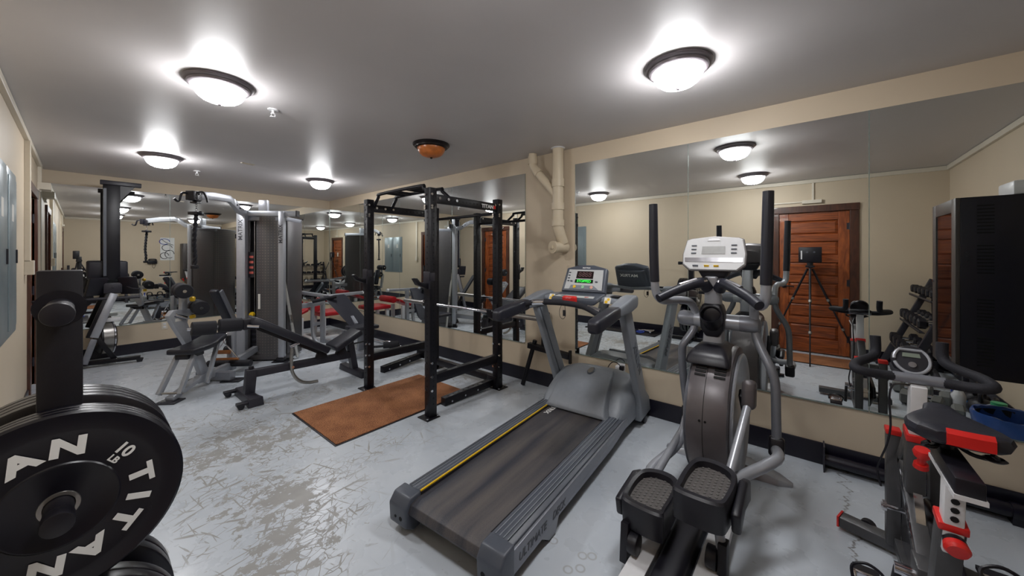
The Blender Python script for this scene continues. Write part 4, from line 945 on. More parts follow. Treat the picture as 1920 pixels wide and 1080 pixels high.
RW.p('frame_rail', S().beam((.27,6.95,.92),(.10,6.93,.38),.075,.05,up=(0,-1,0)), SILVER, bevel=.004)
RW.p('frame_rail_side', S().beam((.225,6.99,.92),(.055,6.97,.38),.05,.09,up=(0,-1,0)), BLACK, bevel=.004)
RW.p('lower_rail', S().beam((.10,6.93,.36),(.02,6.93,.06),.06,.05,up=(0,-1,0)), SILVD, bevel=.004)
RW.p('rear_strut', S().beam((.13,6.93,.36),(.28,6.95,.06),.05,.05,up=(0,-1,0)), BLACK, bevel=.004)
fl_ = RW.p('flywheel_housing', S().lathe([(0,-.09),(.16,-.085),(.20,-.06),(.21,0),(.20,.06),(.16,.085),(0,.09)], (.20,7.20,.33), axis=(1,.15,0), n=44), BLKPL)
RW.p('flywheel_mesh', S().lathe([(.212,-.045),(.2135,-.045),(.2135,.045),(.212,.045)], (.20,7.20,.33), axis=(1,.15,0), n=44), STEEL, fl_)
RW.p('mesh_ring', S().lathe([(.205,.050),(.218,.050),(.218,.062),(.205,.062)], (.20,7.20,.33), axis=(1,.15,0), n=44), CHROME, fl_)
RW.p('housing_top', S().cbox((.26,7.15,.56),(.16,.10,.05)), WHITE, bevel=.015)
RW.p('floor_bar', S().beam((-.10,7.00,.06),(.50,6.86,.06),.06,.05), BLACK, bevel=.006)
RW.p('bar_foot', S().loft([[V(.46,6.83,.05),V(.53,6.83,.05),V(.53,6.90,.05),V(.46,6.90,.05)],[V(.47,6.845,0),V(.515,6.845,0),V(.515,6.885,0),V(.47,6.885,0)]]), RUBBER)
RW.p('bar_foot', S().box(-.12,6.98,0,-.06,7.03,.05), RUBBER)
RW.p('display_arm', S().tube([(.26,7.0,1.05),(.36,6.95,1.06),(.44,6.93,1.0)], .014, n=10), BLKPL)
RW.p('handle', S().tube([(.36,6.96,1.03),(.42,6.90,.98),(.50,6.90,.97)], .013, n=10), BLKPL)
RW.p('cross_tube', S().cyl((.02,6.97,.86),(.50,6.93,.86),.02,n=12), DARKB)

# ------------------------------------------------------------------ cable machine (own frame: x towards the near-left of the room)
CM = T('cable_machine', 'silver cable machine with perforated grey shrouds and long overhead arm', 'cable machine', (1.5, 5.7), math.radians(225), local=True)
sl = CM.p('upright_column', S().box(.015,-.205,.0,.085,-.095,2.0), SILVER, bevel=.008)
CM.txt('MATRIX', .075, (.0858,-.15,1.75), (0,0,1), (0,-1,0), GREYPR, sl, bold=.01)
sr = CM.p('upright_column', S().box(.015,.315,.0,.085,.385,2.0), SILVER, bevel=.008)
CM.txt('MATRIX', .070, (.0858,.35,1.70), (0,0,1), (0,-1,0), GREYPR, sr, bold=.01)
for v in (-.15,.35): CM.p('column_foot', S().box(-.06,v-.10,0,.12,v+.10,.012).box(.03,v-.05,.012,.10,v+.05,.06), BLKPL, bevel=.003)
CM.p('shroud', S().prism([(.0,-.005,.07),(.022,.05,.07),(.035,.13,.07),(.03,.21,.07),(.012,.28,.07),(.0,.30,.07),(-.02,.30,.07),(-.02,-.005,.07)], (0,0,1.86)), PERF)
CM.p('side_shroud', S().box(-.40,.385,.09,-.02,.392,1.88).box(.0,.385,.09,-.02,.392,1.88), SHROUD, bevel=.002)
CM.p('side_shroud', S().box(-.40,-.20,.09,.0,-.19,1.93), SHROUD, bevel=.002)
CM.p('rear_shroud', S().prism([(-.40,-.20,.07),(-.44,-.1,.07),(-.455,.1,.07),(-.44,.29,.07),(-.40,.39,.07),(-.385,.39,.07),(-.385,-.20,.07)], (0,0,1.86)), PERF)
CM.p('left_shroud', S().box(-.02,-.20,.07,.01,-.085,1.93), SHROUD, bevel=.003)
CM.p('shroud_base', S().box(-.42,-.20,.02,.03,.38,.09), SHROUD, bevel=.006)
CM.p('top_cap', S().box(-.42,-.20,1.88,.02,.385,1.935), SILVD, bevel=.006)
CM.p('slot_back', S().box(-.20,-.09,.09,-.18,.0,1.90), HOLE)
for k in range(14): CM.p('weight_plate', S().box(-.14,-.085,.10+k*.034,-.03,.035,.13+k*.034), DARKB if k % 2 else BLKPL)
CM.p('guide_rod', S().cyl((-.06,-.06,.1),(-.06,-.06,1.88),.008,n=10), CHROME)
CM.p('guide_rod', S().cyl((-.06,-.025,.1),(-.06,-.025,1.88),.008,n=10), CHROME)
CM.p('yellow_knob', S().lathe([(0,.05),(.026,.045),(.032,.02),(.028,0),(0,0)], (.0,-.045,.63), axis=(1,0,0), n=20), YELL)
CM.p('weight_label', S().box(.0235,.035,.70,.0295,.062,.90), STICK)
pl = CM.p('instruction_placard', S().box(.011,-.092,1.12,.018,-.02,1.46), BLKPL)
for k in range(4): CM.p('placard_line', S().box(.018,-.082,1.17+k*.07,.0195,-.03,1.20+k*.07), mat('placard_red',(190,90,80),.5), pl)
CM.p('crossbeam', S().box(-.03,-.20,1.94,.05,.52,2.01), SILVER, bevel=.008)
CM.p('beam_end_cap', S().box(-.031,.52,1.935,.051,.535,2.015), BLKPL)
CM.p('top_plate', S().box(.0,.05,2.01,.05,.16,2.15), SILVER, bevel=.004)
ab = CM.p('arm_mount', S().loft([[V(u,-.145,z-h),V(u,-.085,z-h),V(u,-.085,z+h),V(u,-.145,z+h)] for u, z, h in ((-.12,1.97,.035),(.08,1.975,.04),(.18,2.0,.042),(.25,2.055,.045),(.30,2.085,.045))]), SILVER, bevel=.006)
CM.p('arm', S().loft([[V(u,-.140,z-h),V(u,-.09,z-h),V(u,-.09,z+h),V(u,-.140,z+h)] for u, z, h in ((.27,2.065,.04),(.36,2.115,.04),(.62,2.105,.043),(.87,2.075,.045))]), SILVER, bevel=.006)
CM.p('arm_head', S().box(.90,-.155,2.01,.965,-.075,2.11), BLKPL, bevel=.004)
CM.p('arm_pulley', S().cyl((.87,-.14,2.05),(.87,-.09,2.05),.052,n=26), BLKPL, bevel=.004)
CM.p('pulley_guard', S().box(.84,-.15,1.985,.91,-.08,2.0), BLKPL)
CM.p('arm_hook', S().tube([(.95,-.14,2.08),(1.0,-.16,2.075),(1.02,-.17,2.0),(1.045,-.175,1.985),(1.075,-.18,2.01)], .011, n=10), BLKPL)
CM.p('arm_hook', S().tube([(.90,-.09,2.10),(.87,-.05,2.11),(.85,-.03,2.06),(.84,-.02,2.0)], .010, n=10), BLKPL)
bt = S()
for u, z in ((.20,2.02),(.25,2.055),(.82,2.10),(.86,2.09)): bt.cyl((u,-.085,z),(u,-.08,z),.011,n=10)
CM.p('bolt_set', bt, BLKPL, kind='stuff')
# low row bench attached to the tower
CM.p('base_beam', S().beam((.02,.0,.17),(.55,.0,.10),.06,.08).beam((.53,0,.10),(1.02,0,.10),.06,.08).beam((1.0,0,.11),(1.36,0,.03),.075,.045), SILVER, bevel=.006)
CM.p('skid_plate', S().box(1.28,-.09,0,1.42,.09,.014).box(1.30,-.05,.014,1.40,.05,.02), DARKB, bevel=.003)
CM.p('cross_foot', S().beam((.72,-.20,.06),(.78,.20,.06),.08,.09), SILVD, bevel=.006)
CM.p('floor_pad', S().box(.66,-.30,0,.80,-.10,.015), RUBBER, bevel=.005)
CM.p('floor_pad', S().box(.70,.10,0,.84,.30,.015), RUBBER, bevel=.005)
CM.p('foot_roller', S().cyl((.52,-.24,.125),(.52,.24,.125),.038,n=20), FOAM)
CM.p('front_post', S().box(.45,-.035,.04,.52,.035,.62), SILVER, bevel=.008)
CM.p('low_pulley', S().cyl((.56,-.02,.30),(.56,.02,.30),.045,n=20).box(.51,-.015,.28,.56,.015,.46), BLKPL)
CM.p('seat_pad', S().loft([[V(u,-w_,z-.03),V(u,w_,z-.03),V(u,w_,z+.025),V(u,-w_,z+.025)] for u, w_, z in ((1.24,.13,.450),(1.02,.14,.455),(.96,.14,.46),(.74,.12,.51))]), VINYL, bevel=.018, seg=3)
CM.p('seat_mount', S().box(1.0,-.06,.37,1.22,.06,.43), BLKPL, bevel=.006)
for v in (-.075,.075): CM.p('seat_strut', S().beam((1.16,v,.40),(1.36,v*1.25,.075),.035,.045), SILVER, bevel=.005)
CM.p('strut_bolt', S().cyl((1.35,-.12,.085),(1.35,.12,.085),.010,n=10), STEEL)
CM.p('seat_strut', S().beam((.80,.06,.46),(.98,.07,.05),.035,.04), SILVER, bevel=.005)
CM.p('seat_post', S().beam((1.05,0,.42),(.92,0,.12),.05,.10), SILVER, bevel=.006)
# leg lever with rollers
CM.p('lever_plate', S().prism([(u-.10,-.20,z) for u, z in [(1.27,.80),(1.22,.85),(1.10,.845),(.90,.83),(.89,.78),(1.02,.77),(1.04,.70),(1.00,.60),(.98,.48),(1.04,.44),(1.12,.56),(1.20,.68)]], (0,.05,0)), SILVER, bevel=.006)
CM.p('lever_sticker', S().box(1.02,-.149,.73,1.10,-.148,.76), STICK)
CM.p('lever_post', S().beam((.98,-.17,.80),(.97,-.17,1.02),.04,.07), SILVER, bevel=.006)
for u, v, z in ((1.00,-.16,1.045),(.86,-.10,.85)):
    d_ = V(.70,.70,0)
    c_ = V(u,v,z)
    for q0, q1 in ((-.15,-.015),(.015,.15)): CM.p('foam_roller', S().cyl(c_+d_*q0,c_+d_*q1,.075,n=28), FOAM, bevel=.014, seg=3)
    CM.p('roller_rod', S().cyl(c_-d_*.17,c_+d_*.162,.016,n=12), CHROME)
CM.p('yellow_knob', S().lathe([(0,.04),(.024,.036),(.028,.015),(.024,0),(0,0)], (.93,-.13,.945), axis=(-.3,1,0), n=18), YELL)
CM.p('yellow_knob', S().lathe([(0,.04),(.024,.036),(.028,.015),(.024,0),(0,0)], (.88,-.15,.765), axis=(0,.3,-1), n=18), YELL)
CM.p('chrome_tube', S().cyl((1.10,-.16,.80),(1.00,-.12,.75),.022,n=16), CHROME)
CM.p('back_pad', S().cbox((.34,-.22,.80),(.06,.10,.46),(0,.55,0)), VINYL, bevel=.02, seg=3)
CM.p('back_pad_frame', S().cbox((.30,-.16,.78),(.05,.02,.48),(0,.55,0)), SILVD)
# rope hanging from the arm, handle hanging from the low pulley
def cmw(u, v, z): a = math.radians(225); return V(1.5+u*math.cos(a)-v*math.sin(a), 5.7+u*math.sin(a)+v*math.cos(a), z)
t = T('tricep_rope', 'black braided rope hanging from the overhead arm on a chrome clip', 'rope', tuple(cmw(.87,-.115,1.28)))
cl_ = S()
for k in range(5): cl_.tube([cmw(.87,-.115,1.985-k*.022)+V(.008*math.cos(a)*(k%2),.008*math.cos(a)*(1-k%2),.014*math.sin(a)) for a in [2*PI*i/8 for i in range(8)]], .003, n=6, closed=True, k=2)
t.p('chain', cl_, CHROME)
path = [(.87,1.87),(.875,1.83),(.885,1.74),(.895,1.62),(.90,1.50),(.885,1.40),(.89,1.30)]
for ph in (0, PI):
    t.p('strand', S().tube([cmw(u+.008*math.cos(ph+z*55),-.115+.008*math.sin(ph+z*55),z) for u, z in [(path[min(5,int(i/8))][0]*(1-(i/8)%1)+path[min(6,int(i/8)+1)][0]*((i/8)%1), path[min(5,int(i/8))][1]*(1-(i/8)%1)+path[min(6,int(i/8)+1)][1]*((i/8)%1)) for i in range(48)]], .013, n=8, k=2), FOAM)
t.p('end_stop', S().cyl(cmw(.89,-.115,1.27),cmw(.89,-.115,1.31),.036,n=20), RUBBER, bevel=.008)
t.p('swivel', S().cbox(cmw(.875,-.115,1.875),(.10,.10,.035),(0,0,.78)).cyl(cmw(.84,-.17,1.88),cmw(.90,-.05,1.88),.02), BLKPL, bevel=.006)
t = T('row_handle', 'triangular brown wooden row handle hanging by the low pulley', 'cable handle', tuple(cmw(.62,0,.13)))
a0, a1, a2 = cmw(.62,0,.40), cmw(.60,-.16,.20), cmw(.60,.16,.20)
t.p('chrome_frame', S().tube([cmw(.60,-.15,.20), cmw(.61,-.08,.30), a0, cmw(.61,.08,.30), cmw(.60,.15,.20)], .007, n=8, smooth=False), CHROME)
t.p('wood_grip', S().cyl(cmw(.60,-.15,.20), cmw(.60,.15,.20), .015), BRNW)
t.p('leather_strap', S().beam(cmw(.61,-.07,.285), cmw(.61,.07,.285), .02, .045), BRNW, bevel=.005)
t.p('clip', S().cyl(a0, cmw(.57,0,.50), .008), CHROME)
t = T('steel_bar', 'long plain steel bar leaning against the cable machine tower', 'bar', (1.90, 5.42))
t.p('shaft', S().tube([(1.735,5.44,1.13),(1.82,5.43,.56),(1.90,5.42,.022)], .019, n=14, smooth=False), mat('pale_steel',(205,204,200),.3,.45))
t.p('grip_collar', S().cyl((1.813,5.432,.61),(1.83,5.429,.50), .023, n=16), STEEL)

# ------------------------------------------------------------------ decline bench
DB = T('decline_bench', 'black adjustable decline bench with foam rollers beside the power rack', 'bench', (1.5, 4.22))
y = 4.22
DB.p('front_foot', S().loft([[V(x0,yy,0),V(x1,yy,0),V(x1-.01,yy,h),V(x0+.01,yy,h)] for yy, x0, x1, h in ((3.98,.98,1.11,.085),(4.10,.99,1.10,.075),(4.36,.99,1.09,.075),(4.50,.99,1.09,.07))]), DARKB, bevel=.006)
for yy in (4.02,4.47): DB.p('wheel_stub', S().box(.90,yy-.03,.035,1.0,yy+.03,.06).cyl((.935,yy-.022,.026),(.935,yy+.022,.026),.026,n=18), BLKPL, bevel=.003)
DB.p('front_column', S().beam((1.045,y,.06),(1.065,y,.30),.085,.085,up=(0,1,0)), DARKB, bevel=.006)
DB.p('top_knob', S().cyl((1.065,y,.30),(1.065,y,.325),.022,n=16), BLKPL)
DB.p('main_beam', S().beam((1.05,y,.255),(2.06,y,.235),.065,.075), DARKB, bevel=.006)
DB.p('rear_column', S().beam((2.04,y,.40),(2.10,y,.05),.07,.08,up=(0,1,0)), DARKB, bevel=.006)
DB.p('rear_foot', S().loft([[V(x0,yy,0),V(x1,yy,0),V(x1-.01,yy,h),V(x0+.01,yy,h)] for yy, x0, x1, h in ((3.95,2.05,2.15,.075),(4.10,2.05,2.15,.065),(4.36,2.05,2.15,.065),(4.51,2.05,2.15,.07))]), DARKB, bevel=.006)
DB.p('crank_handle', S().tube([(2.06,y-.03,.36),(2.14,y-.06,.37),(2.20,y-.06,.36),(2.21,y-.06,.24)], .010, n=10), BLKPL)
for x0 in (1.66,1.88): DB.p('hinge_bracket', S().prism([(x0,y-.035,.26),(x0+.12,y-.035,.26),(x0+.10,y-.035,.345),(x0+.03,y-.035,.345)], (0,.07,0)), BLKPL, bevel=.004)
DB.p('back_pad', S().loft([[V(x-.02,y-w_,z-.03),V(x-.02,y+w_,z-.03),V(x+.02,y+w_,z+.035),V(x+.02,y-w_,z+.035)] for x, z, w_ in ((1.05,.79,.10),(1.12,.75,.135),(1.45,.545,.14),(1.76,.355,.14))]), VINYL, bevel=.018, seg=3)
DB.p('pad_frame', S().beam((1.12,y,.70),(1.74,y,.315),.05,.05), BLKPL, bevel=.004)
DB.p('seat_pad', S().loft([[V(x+.012,y-w_,z-.03),V(x+.012,y+w_,z-.03),V(x-.012,y+w_,z+.03),V(x-.012,y-w_,z+.03)] for x, z, w_ in ((1.83,.355,.14),(2.14,.50,.13))]), VINYL, bevel=.018, seg=3)
DB.p('adjust_arc', S().tube([(1.41,y-.06,.45),(1.40,y-.06,.33),(1.405,y-.06,.22),(1.44,y-.06,.13),(1.50,y-.06,.07),(1.58,y-.06,.04),(1.66,y-.06,.035)], .017, n=8), STEEL)
DB.p('adjust_pin', S().cyl((1.38,y-.09,.475),(1.46,y-.09,.50),.02,n=14), CHROME)
DB.p('adjust_pin', S().cyl((1.41,y-.08,.25),(1.41,y-.03,.25),.014), CHROME)
for a, b in ((.62,.79),(.81,.985)): DB.p('foam_roller', S().cyl((a,y-.02,.765),(b,y-.02,.755),.062,n=28), FOAM, bevel=.006)
DB.p('roller_rod', S().cyl((.59,y-.02,.766),(1.03,y-.02,.752),.014,n=12), CHROME)
DB.p('roller_mount', S().box(.99,y-.06,.70,1.06,y+.03,.80), BLKPL, bevel=.006)
DB.p('rod_stub', S().cyl((1.02,y-.07,.74),(1.10,y-.13,.73),.014), CHROME)

# ------------------------------------------------------------------ chest press station (silver, black pads)
CP = T('chest_press', 'silver chest press frame with inclined black backrest near the mirror corner', 'bench', (2.45, 5.2))
CP.p('backrest', S().loft([[V(cx-w_,yy-.025,z-.01),V(cx+w_,yy-.025,z-.01),V(cx+w_,yy+.035,z+.02),V(cx-w_,yy+.035,z+.02)] for cx, yy, z, w_ in ((2.46,5.55,.79,.155),(2.47,5.52,.77,.165),(2.64,5.08,.37,.15),(2.65,5.04,.34,.14))]), mat('dull_black_vinyl', (30,31,42), .6, bump=.1, bscale=260, spec=.3), bevel=.022, seg=3)
CP.p('seat', S().box(2.36,4.72,.375,2.72,5.02,.43), VINYL, bevel=.02, seg=3)
CP.p('seat_post', S().beam((2.55,4.90,.37),(2.55,4.95,.06),.06,.08).beam((2.57,5.10,.40),(2.57,5.60,.72),.05,.06), SILVD, bevel=.006)
CP.p('base', S().box(2.51,4.75,.0,2.58,6.05,.06).box(2.2,4.75,0,2.9,4.82,.05), SILVER, bevel=.006)
CP.p('side_frame', S().tube([(2.30,5.95,.66),(2.30,5.95,.30),(2.31,5.90,.12),(2.36,5.78,.04),(2.5,5.70,.035)], .030, n=12), SILVER)
CP.p('side_frame', S().box(2.41,5.90,0,2.47,5.96,.76), SILVER, bevel=.006)
CP.p('frame_brace', S().box(2.28,5.91,.32,2.46,5.96,.37), SILVER, bevel=.004)
CP.p('press_arm', S().beam((2.06,5.80,.66),(2.42,5.86,.68),.06,.07).beam((2.10,5.85,.86),(2.45,5.55,.78),.045,.05), SILVER, bevel=.006)
CP.p('press_grip', S().cyl((2.17,5.62,.735),(2.44,5.45,.80),.026,n=16), FOAM)
CP.p('cross_bar', S().beam((2.36,5.78,.775),(2.98,5.70,.80),.035,.05), SILVER, bevel=.006)
CP.p('end_knob', S().cyl((2.975,5.70,.80),(3.01,5.70,.80),.028,n=16), WHITE)
CP.p('small_post', S().box(2.47,5.28,.06,2.54,5.34,.30), SILVD, bevel=.006)
CP.p('bracket', S().cbox((2.62,4.86,.30),(.10,.12,.08)), SILVD, bevel=.01)

# ------------------------------------------------------------------ red bench with white legs
RB = T('red_bench', 'red padded bench on white legs against the mirror corner', 'bench', (2.5, 6.45))
RB.p('base_rail', S().box(2.15,6.26,0,2.85,6.32,.05).box(2.15,6.70,0,2.85,6.76,.05).box(2.42,6.26,0,2.48,6.76,.045), WHITE, bevel=.006)
for x in (2.27,2.62): RB.p('leg', S().box(x-.03,6.30,.05,x+.03,6.36,.40), WHITE, bevel=.006)
for x in (2.27,2.62): RB.p('leg', S().box(x-.03,6.66,.05,x+.03,6.72,.40), WHITE, bevel=.006)
RB.p('back_pad', S().loft([[V(x,6.30,z-.025),V(x,6.72,z-.025),V(x,6.72,z+.03),V(x,6.30,z+.03)] for x, z in ((2.0,.36),(2.38,.52))]), REDV, bevel=.02, seg=3)
RB.p('roll_pad', S().cyl((2.50,6.28,.54),(2.50,6.74,.54),.065,n=22), REDV, bevel=.012)
RB.p('seat_pad', S().box(2.56,6.28,.38,3.0,6.74,.45), REDV, bevel=.02, seg=3)

# ------------------------------------------------------------------ bars and rollers on the floor by the mirror
t = T('curl_bar', 'chrome bent curl bar lying on the floor below the mirror', 'curl bar', (3.1, 5.1))
t.p('shaft', S().tube([(3.05,5.95,.03),(3.08,5.30,.03),(3.09,5.18,.03),(3.05,5.10,.07),(3.10,4.98,.06),(3.05,4.86,.08),(3.10,4.76,.03),(3.11,4.50,.03)], .014, n=12, k=4), CHROME)
for a, b in ((5.55,5.95),(4.50,4.62)): t.p('sleeve', S().cyl((3.06 if a > 5 else 3.105,a,.032),(3.05 if a > 5 else 3.11,b,.032),.025,n=16), STEEL)
t = T('foam_handle_bar', 'black foam roller attachment lying on the floor behind the rack', 'foam roller', (2.95, 4.72))
t.p('foam_roller', S().cyl((2.86,4.86,.07),(3.04,4.74,.07),.062,n=26), FOAM, bevel=.008)
t.p('rod', S().cyl((2.74,4.94,.07),(3.06,4.73,.07),.018,n=14), BLKPL)
t = T('foam_handle_bar', 'smaller black foam grip on floor nearest the rack beam', 'foam roller', (2.98, 4.55))
t.p('foam_roller', S().cyl((2.88,4.62,.045),(3.06,4.50,.045),.042,n=22), FOAM, bevel=.006)
t.p('rod', S().cyl((2.74,4.71,.03),(2.90,4.61,.045),.012,n=12), CHROME)
t = T('rack_attachment', 'black dip attachment leaning against the wall below the drain pipe', 'rack attachment', (3.1, 2.2))
t.p('cross_bar', S().beam((3.12,2.36,.44),(3.14,1.86,.40),.055,.06), BLACK, bevel=.004)
t.p('leg', S().tube([(3.13,2.28,.50),(3.08,2.41,.01)], .024, n=14), BLACK)
t.p('upright_plate', S().prism([(3.13,2.20,.44),(3.13,2.11,.44),(3.17,2.15,.80),(3.17,2.22,.82)], (.012,0,0)), BLACK)
t.p('mount_block', S().box(3.15,2.13,.72,3.19,2.26,.81), BLACK, bevel=.004)
t.p('end_plate', S().box(3.12,1.84,.33,3.15,1.86,.46), BLACK)

# ------------------------------------------------------------------ things seen in the mirrors: left wall side
t = T('rubber_mat', 'black rubber mat on the floor along the left wall', 'mat', (-.1, 2.7))
t.p('mat', S().box(-.31,2.06,0,.10,3.40,.018), RUBBER, bevel=.004)
t = T('cable_bar', 'silver triangular row bar lying on the black rubber mat', 'cable handle', (-.1, 2.3, .018))
t.p('frame', S().tube([(-.22,2.16,.05),(-.02,2.18,.05)], .016, n=10).tube([(-.12,2.17,.05),(-.12,2.42,.045)], .012, n=10), CHROME)
t.p('brace', S().tube([(-.20,2.17,.055),(-.12,2.36,.055),(-.04,2.18,.055)], .009, n=8, smooth=False), CHROME)
t = T('blue_band', 'coiled blue resistance band on the rubber mat', 'exercise band', (-.05, 2.35, .018))
t.p('coil', S().tube([(-.04+(.07+.012*math.sin(i))*math.cos(i*.9),2.36+(.06+.01*math.cos(i*1.7))*math.sin(i*.9),.028+.004*(i%4)) for i in range(26)], .007, n=6, k=3), BLUE)
t = T('storage_tub', 'white plastic tub with dark print beside the plate tree', 'tub', (-.12, .84))
t.p('tub', S().loft([[V(-.29,.575,0),V(.02,.575,0),V(.02,1.10,0),V(-.29,1.10,0)],[V(-.305,.56,.41),V(.035,.56,.41),V(.035,1.115,.41),V(-.305,1.115,.41)]]), WHITE, bevel=.012)
t.p('lid', S().box(-.315,.55,.41,.045,1.125,.44), WHITE, bevel=.008)
t.txt('WEIGHT\nEQUIPMENT', .045, (.0335,.93,.27), (0,1,0), (-.04,0,1), GREYPR, bold=.02)

# tripod with the scanning camera
t = T('camera_tripod', 'black tripod carrying a boxy scanning camera in front of the wooden door', 'tripod', (0, 0))
t.p('camera_body', S().box(-.15,-.125,1.315,-.035,.125,1.53), BLKPL, bevel=.008)
t.p('light_strip', S().box(-.036,.085,1.36,-.033,.10,1.48), WHITE)
for yy in (-.045,.03): t.p('lens', S().cyl((-.037,yy,1.46),(-.032,yy,1.46),.012,n=18), GREYDK)
t.p('tripod_head', S().cyl((-.06,0,1.24),(-.06,0,1.315),.035,n=18).box(-.10,-.05,1.25,-.02,.05,1.275), BLKPL)
t.p('centre_column', S().cyl((-.06,0,.80),(-.06,0,1.25),.014,n=14), DARKB)
for a in (0, 122, -122):
    ca_, sa_ = math.cos(math.radians(a)), math.sin(math.radians(a)); R_ = .50 if a == 0 else .36
    xb = -.06; f_ = (-.27, .50*(1 if sa_ > 0 else -1), 0)
    if a == 0: f_ = (.52, 0, 0)
    P0 = V(xb+.03*ca_, .03*sa_, 1.23); P1 = V(*f_)
    l = t.p('leg', S().cyl(P0, P0.lerp(P1,.36), .014, n=12).cyl(P0.lerp(P1,.34), P0.lerp(P1,.68), .011, n=12).cyl(P0.lerp(P1,.66), P1+V(0,0,.006), .008, n=12), BLKPL)
    for q in (.35,.67): t.p('leg_clamp', S().cyl(P0.lerp(P1,q-.012), P0.lerp(P1,q+.012), .019, n=12), STEEL, l)

# ------------------------------------------------------------------ dumbbell rack on the near wall
t = T('dumbbell_rack', 'black three tier dumbbell rack against the wall near the door', 'dumbbell rack', (.32, -1.0))
for x in (-.24, .86): t.p('side_frame', S().beam((x,-.72,.02),(x,-1.16,1.12),.05,.06,up=(0,1,0)).box(x-.03,-1.24,0,x+.03,-.66,.04).beam((x,-1.18,.03),(x,-1.16,1.12),.04,.04,up=(0,1,0)), DARKB, bevel=.004)
TIERS = [(.34,-.90),(.66,-.98),(.98,-1.06)]
for z, yc in TIERS:
    for dy in (-.085,.085): t.p('shelf_rail', S().box(-.22,yc+dy-.02,z-.035+dy*-.25,.84,yc+dy+.02,z-.028+dy*-.25).box(-.22,yc+dy+.016,z-.035-dy*.25,.84,yc+dy+.02,z-.01-dy*.25), DARKB)
def hexdb(r, L_, m, label, loc, rz, grp, tilt=0):
    t = T('dumbbell', label, 'dumbbell', loc, rz, grp, local=True)
    for sg in (-1,1):
        rings = []
        for y, k in ((sg*(L_/2-.075),.72),(sg*(L_/2-.06),1),(sg*(L_/2-.012),1),(sg*L_/2,.78)):
            rings.append([V(r*k*math.cos(PI/6+i*PI/3),y,r*.866+r*k*math.sin(PI/6+i*PI/3)) for i in range(6)])
        t.p('head', S().loft(rings), m)
    t.p('handle', S().cyl((0,-L_/2+.07,r*.866),(0,L_/2-.07,r*.866),.015,n=14), CHROME)
    return t
tn = ['bottom', 'middle', 'top']; on = ['first', 'second', 'third', 'fourth', 'fifth', 'sixth']
for ti, (z, yc) in enumerate(TIERS):
    n = 5 if ti == 0 else 6; r = (.062,.055,.046)[ti]
    proto = None
    for k in range(n):
        x = -.15+k*(.92/(n-1)); l = '%s black hex dumbbell from the door side on the %s rack tier' % (on[k], tn[ti])
        loc = (x, yc, z-.010)
        if proto is None: proto = hexdb(r, (.24,.22,.20)[ti], RUBBER, l, loc, 0, 'dumbbells on the rack')
        else: dup(proto.o, loc, 0, l)
hexg = mat('hex_grey', (118,120,118), .5, .1, var=.06)
pr_ = None
for k, (x, y_, rz_, l) in enumerate([(1.02,-.80,.3,'grey hex dumbbell on the floor nearest the dumbbell rack'), (1.22,-.88,.2,'grey hex dumbbell second along the floor row'), (1.42,-.80,.35,'grey hex dumbbell third along the floor row'), (1.60,-.88,.1,'grey hex dumbbell at the cabinet end of the floor row')]):
    if pr_ is None: pr_ = hexdb(.075, .27, hexg, l, (x,y_,0), rz_, 'grey dumbbells on the floor')
    else: dup(pr_.o, (x,y_,0), rz_, l)
def kettle(x, y_, band, label):
    t = T('kettlebell', label, 'kettlebell', (x, y_, 0), .4, 'kettlebells on the floor', local=True)
    t.p('bell', S().lathe([(0,0),(.05,0),(.075,.02),(.088,.06),(.088,.09),(.072,.13),(.045,.15),(0,.16)], n=30), RUBBER)
    t.p('handle', S().tube([(-.045,0,.13),(-.06,0,.17),(-.05,0,.215),(0,0,.235),(.05,0,.215),(.06,0,.17),(.045,0,.13)], .014, n=12), BLKPL)
    if band: t.p('band', S().lathe([(.0895,.05),(.091,.055),(.091,.075),(.0895,.08)], n=30), mat('band_blue',(50,130,200),.4))
kettle(1.15, -1.18, True, 'black kettlebell with blue band behind the grey dumbbells')
kettle(1.38, -1.16, False, 'plain black kettlebell beside the spray bottle')
kettle(1.62, -1.17, True, 'black blue banded kettlebell below the wall poster')
t = T('spray_bottle', 'white spray bottle with blue trigger standing on the floor', 'bottle', (1.26, -1.05))
t.p('bottle', S().lathe([(0,0),(.045,0),(.047,.01),(.047,.13),(.03,.17),(.014,.19),(.014,.20),(0,.20)], (1.26,-1.05,0), n=24), WHITE)
t.p('trigger', S().box(1.245,-1.09,.20,1.275,-1.0,.235).prism([(1.25,-1.03,.20),(1.25,-1.01,.20),(1.25,-1.005,.15)],(.02,0,0)), BLUE)
t = T('wipe_tub', 'clear jug of cleaning wipes on the floor under the cabinet', 'tub', (1.90, -1.12))
t.p('jug', S().lathe([(0,0),(.09,0),(.095,.02),(.095,.20),(.08,.23),(.05,.25),(0,.25)], (1.90,-1.12,0), n=28), mat('milky_plastic',(205,215,222),.3))
t.p('label_wrap', S().lathe([(.0955,.06),(.0965,.06),(.0965,.16),(.0955,.16)], (1.90,-1.12,0), n=28), mat('pale_green_label',(170,205,185),.5))
t.p('cap', S().cyl((1.90,-1.12,.25),(1.90,-1.12,.28),.04,n=20), mat('green_cap',(60,160,110),.4))
BX, BYY = 2.42, -1.06
t = T('waste_bin', 'round bin lined with a blue bag by the near wall corner', 'bin', (BX, BYY))
t.p('bin', S().lathe([(0,0),(.14,0),(.145,.01),(.175,.32),(.18,.325),(.17,.32),(.138,.02),(0,.015)], (BX,BYY,0), n=36), BLKPL)
bag = []
random.seed(7)
rings = []
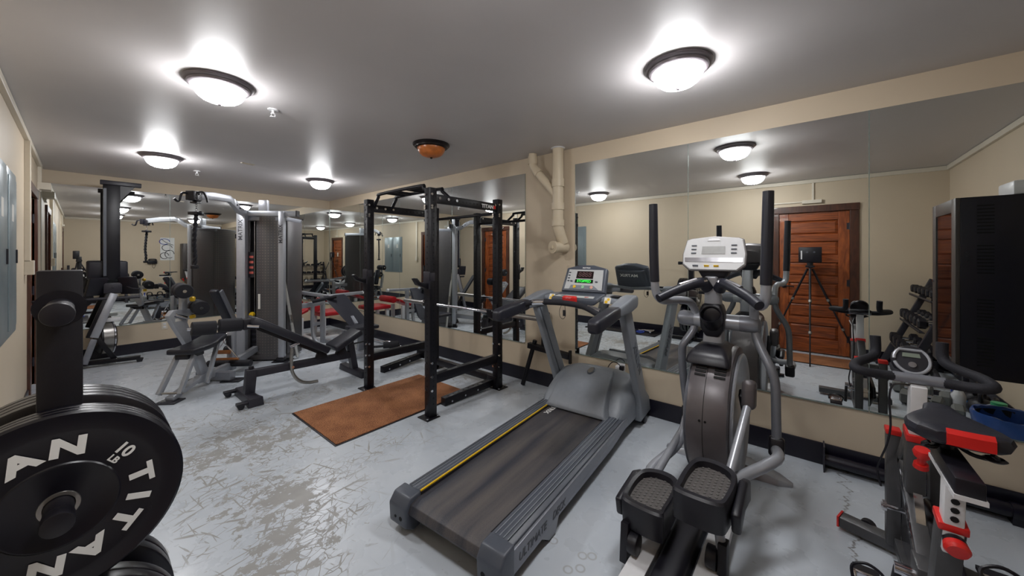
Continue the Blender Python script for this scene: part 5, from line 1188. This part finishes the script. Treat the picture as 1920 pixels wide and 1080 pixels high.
for r, h in ((.150,.08),(.165,.16),(.178,.24),(.190,.325),(.188,.34),(.174,.34),(.160,.26),(.15,.18),(.14,.10)):
    rings.append([V(BX+(r+random.uniform(-.004,.004))*math.cos(2*PI*i/36), BYY+(r+random.uniform(-.004,.004))*math.sin(2*PI*i/36), h+random.uniform(-.006,.006)) for i in range(36)])
t.p('bin_bag', S().loft(rings, caps=False), mat('blue_bag',(60,96,170),.25,var=.2,scale=9))

# wall mounted cabinet with glass door
t = T('network_cabinet', 'black wall mounted cabinet with vented side and dark glass door', 'cabinet', (2.40, YN, .62))
x0, x1, y0, y1, z0, z1 = 2.12, 2.70, YN, -.745, .62, 1.80
CABM = mat('cabinet_black', (22,20,34), .4, var=.05)
t.p('body', S().box(x0,y0,z0,x1,y1-.02,z1), CABM, bevel=.004)
fm = t.p('door_frame', S().box(x0,y1-.02,z0,x0+.09,y1,z1).box(x1-.09,y1-.02,z0,x1,y1,z1).box(x0+.09,y1-.02,z0,x1-.09,y1,z0+.09).box(x0+.09,y1-.02,z1-.09,x1-.09,y1,z1), mat('cabinet_frame',(66,60,58),.45), bevel=.002)
t.p('door_glass', S().box(x0+.09,y1-.014,z0+.09,x1-.09,y1-.006,z1-.09), mat('dark_glass',(22,20,22),.03,spec=1.0,var=0), fm)
t.p('lock', S().cyl((x0+.04,y1,1.22),(x0+.04,y1+.008,1.22),.01,n=14), CHROME, fm)
sv = S()
for gx in (-1.24,-1.06,-.87):
    for gz in (1.66,1.40,1.05,.80):
        for k in range(9): sv.box(x1-.001, gx-.035, gz-.10+k*.022, x1+.0012, gx+.035, gz-.092+k*.022)
t.p('vent_slots', sv, HOLE, kind='stuff')
t.p('side_catch', S().box(x1,-.80,1.38,x1+.012,-.785,1.44), CHROME)
t = T('white_box', 'white plastic box standing on top of the black cabinet', 'box', (2.55, -1.13, 1.80))
t.p('case', S().box(2.45,-1.28,1.80,2.69,-.98,1.89), WHITE, bevel=.012)
for k in range(3): t.p('slot', S().box(2.6895,-1.2+k*.07,1.83,2.692,-1.16+k*.07,1.84), GREYDK)
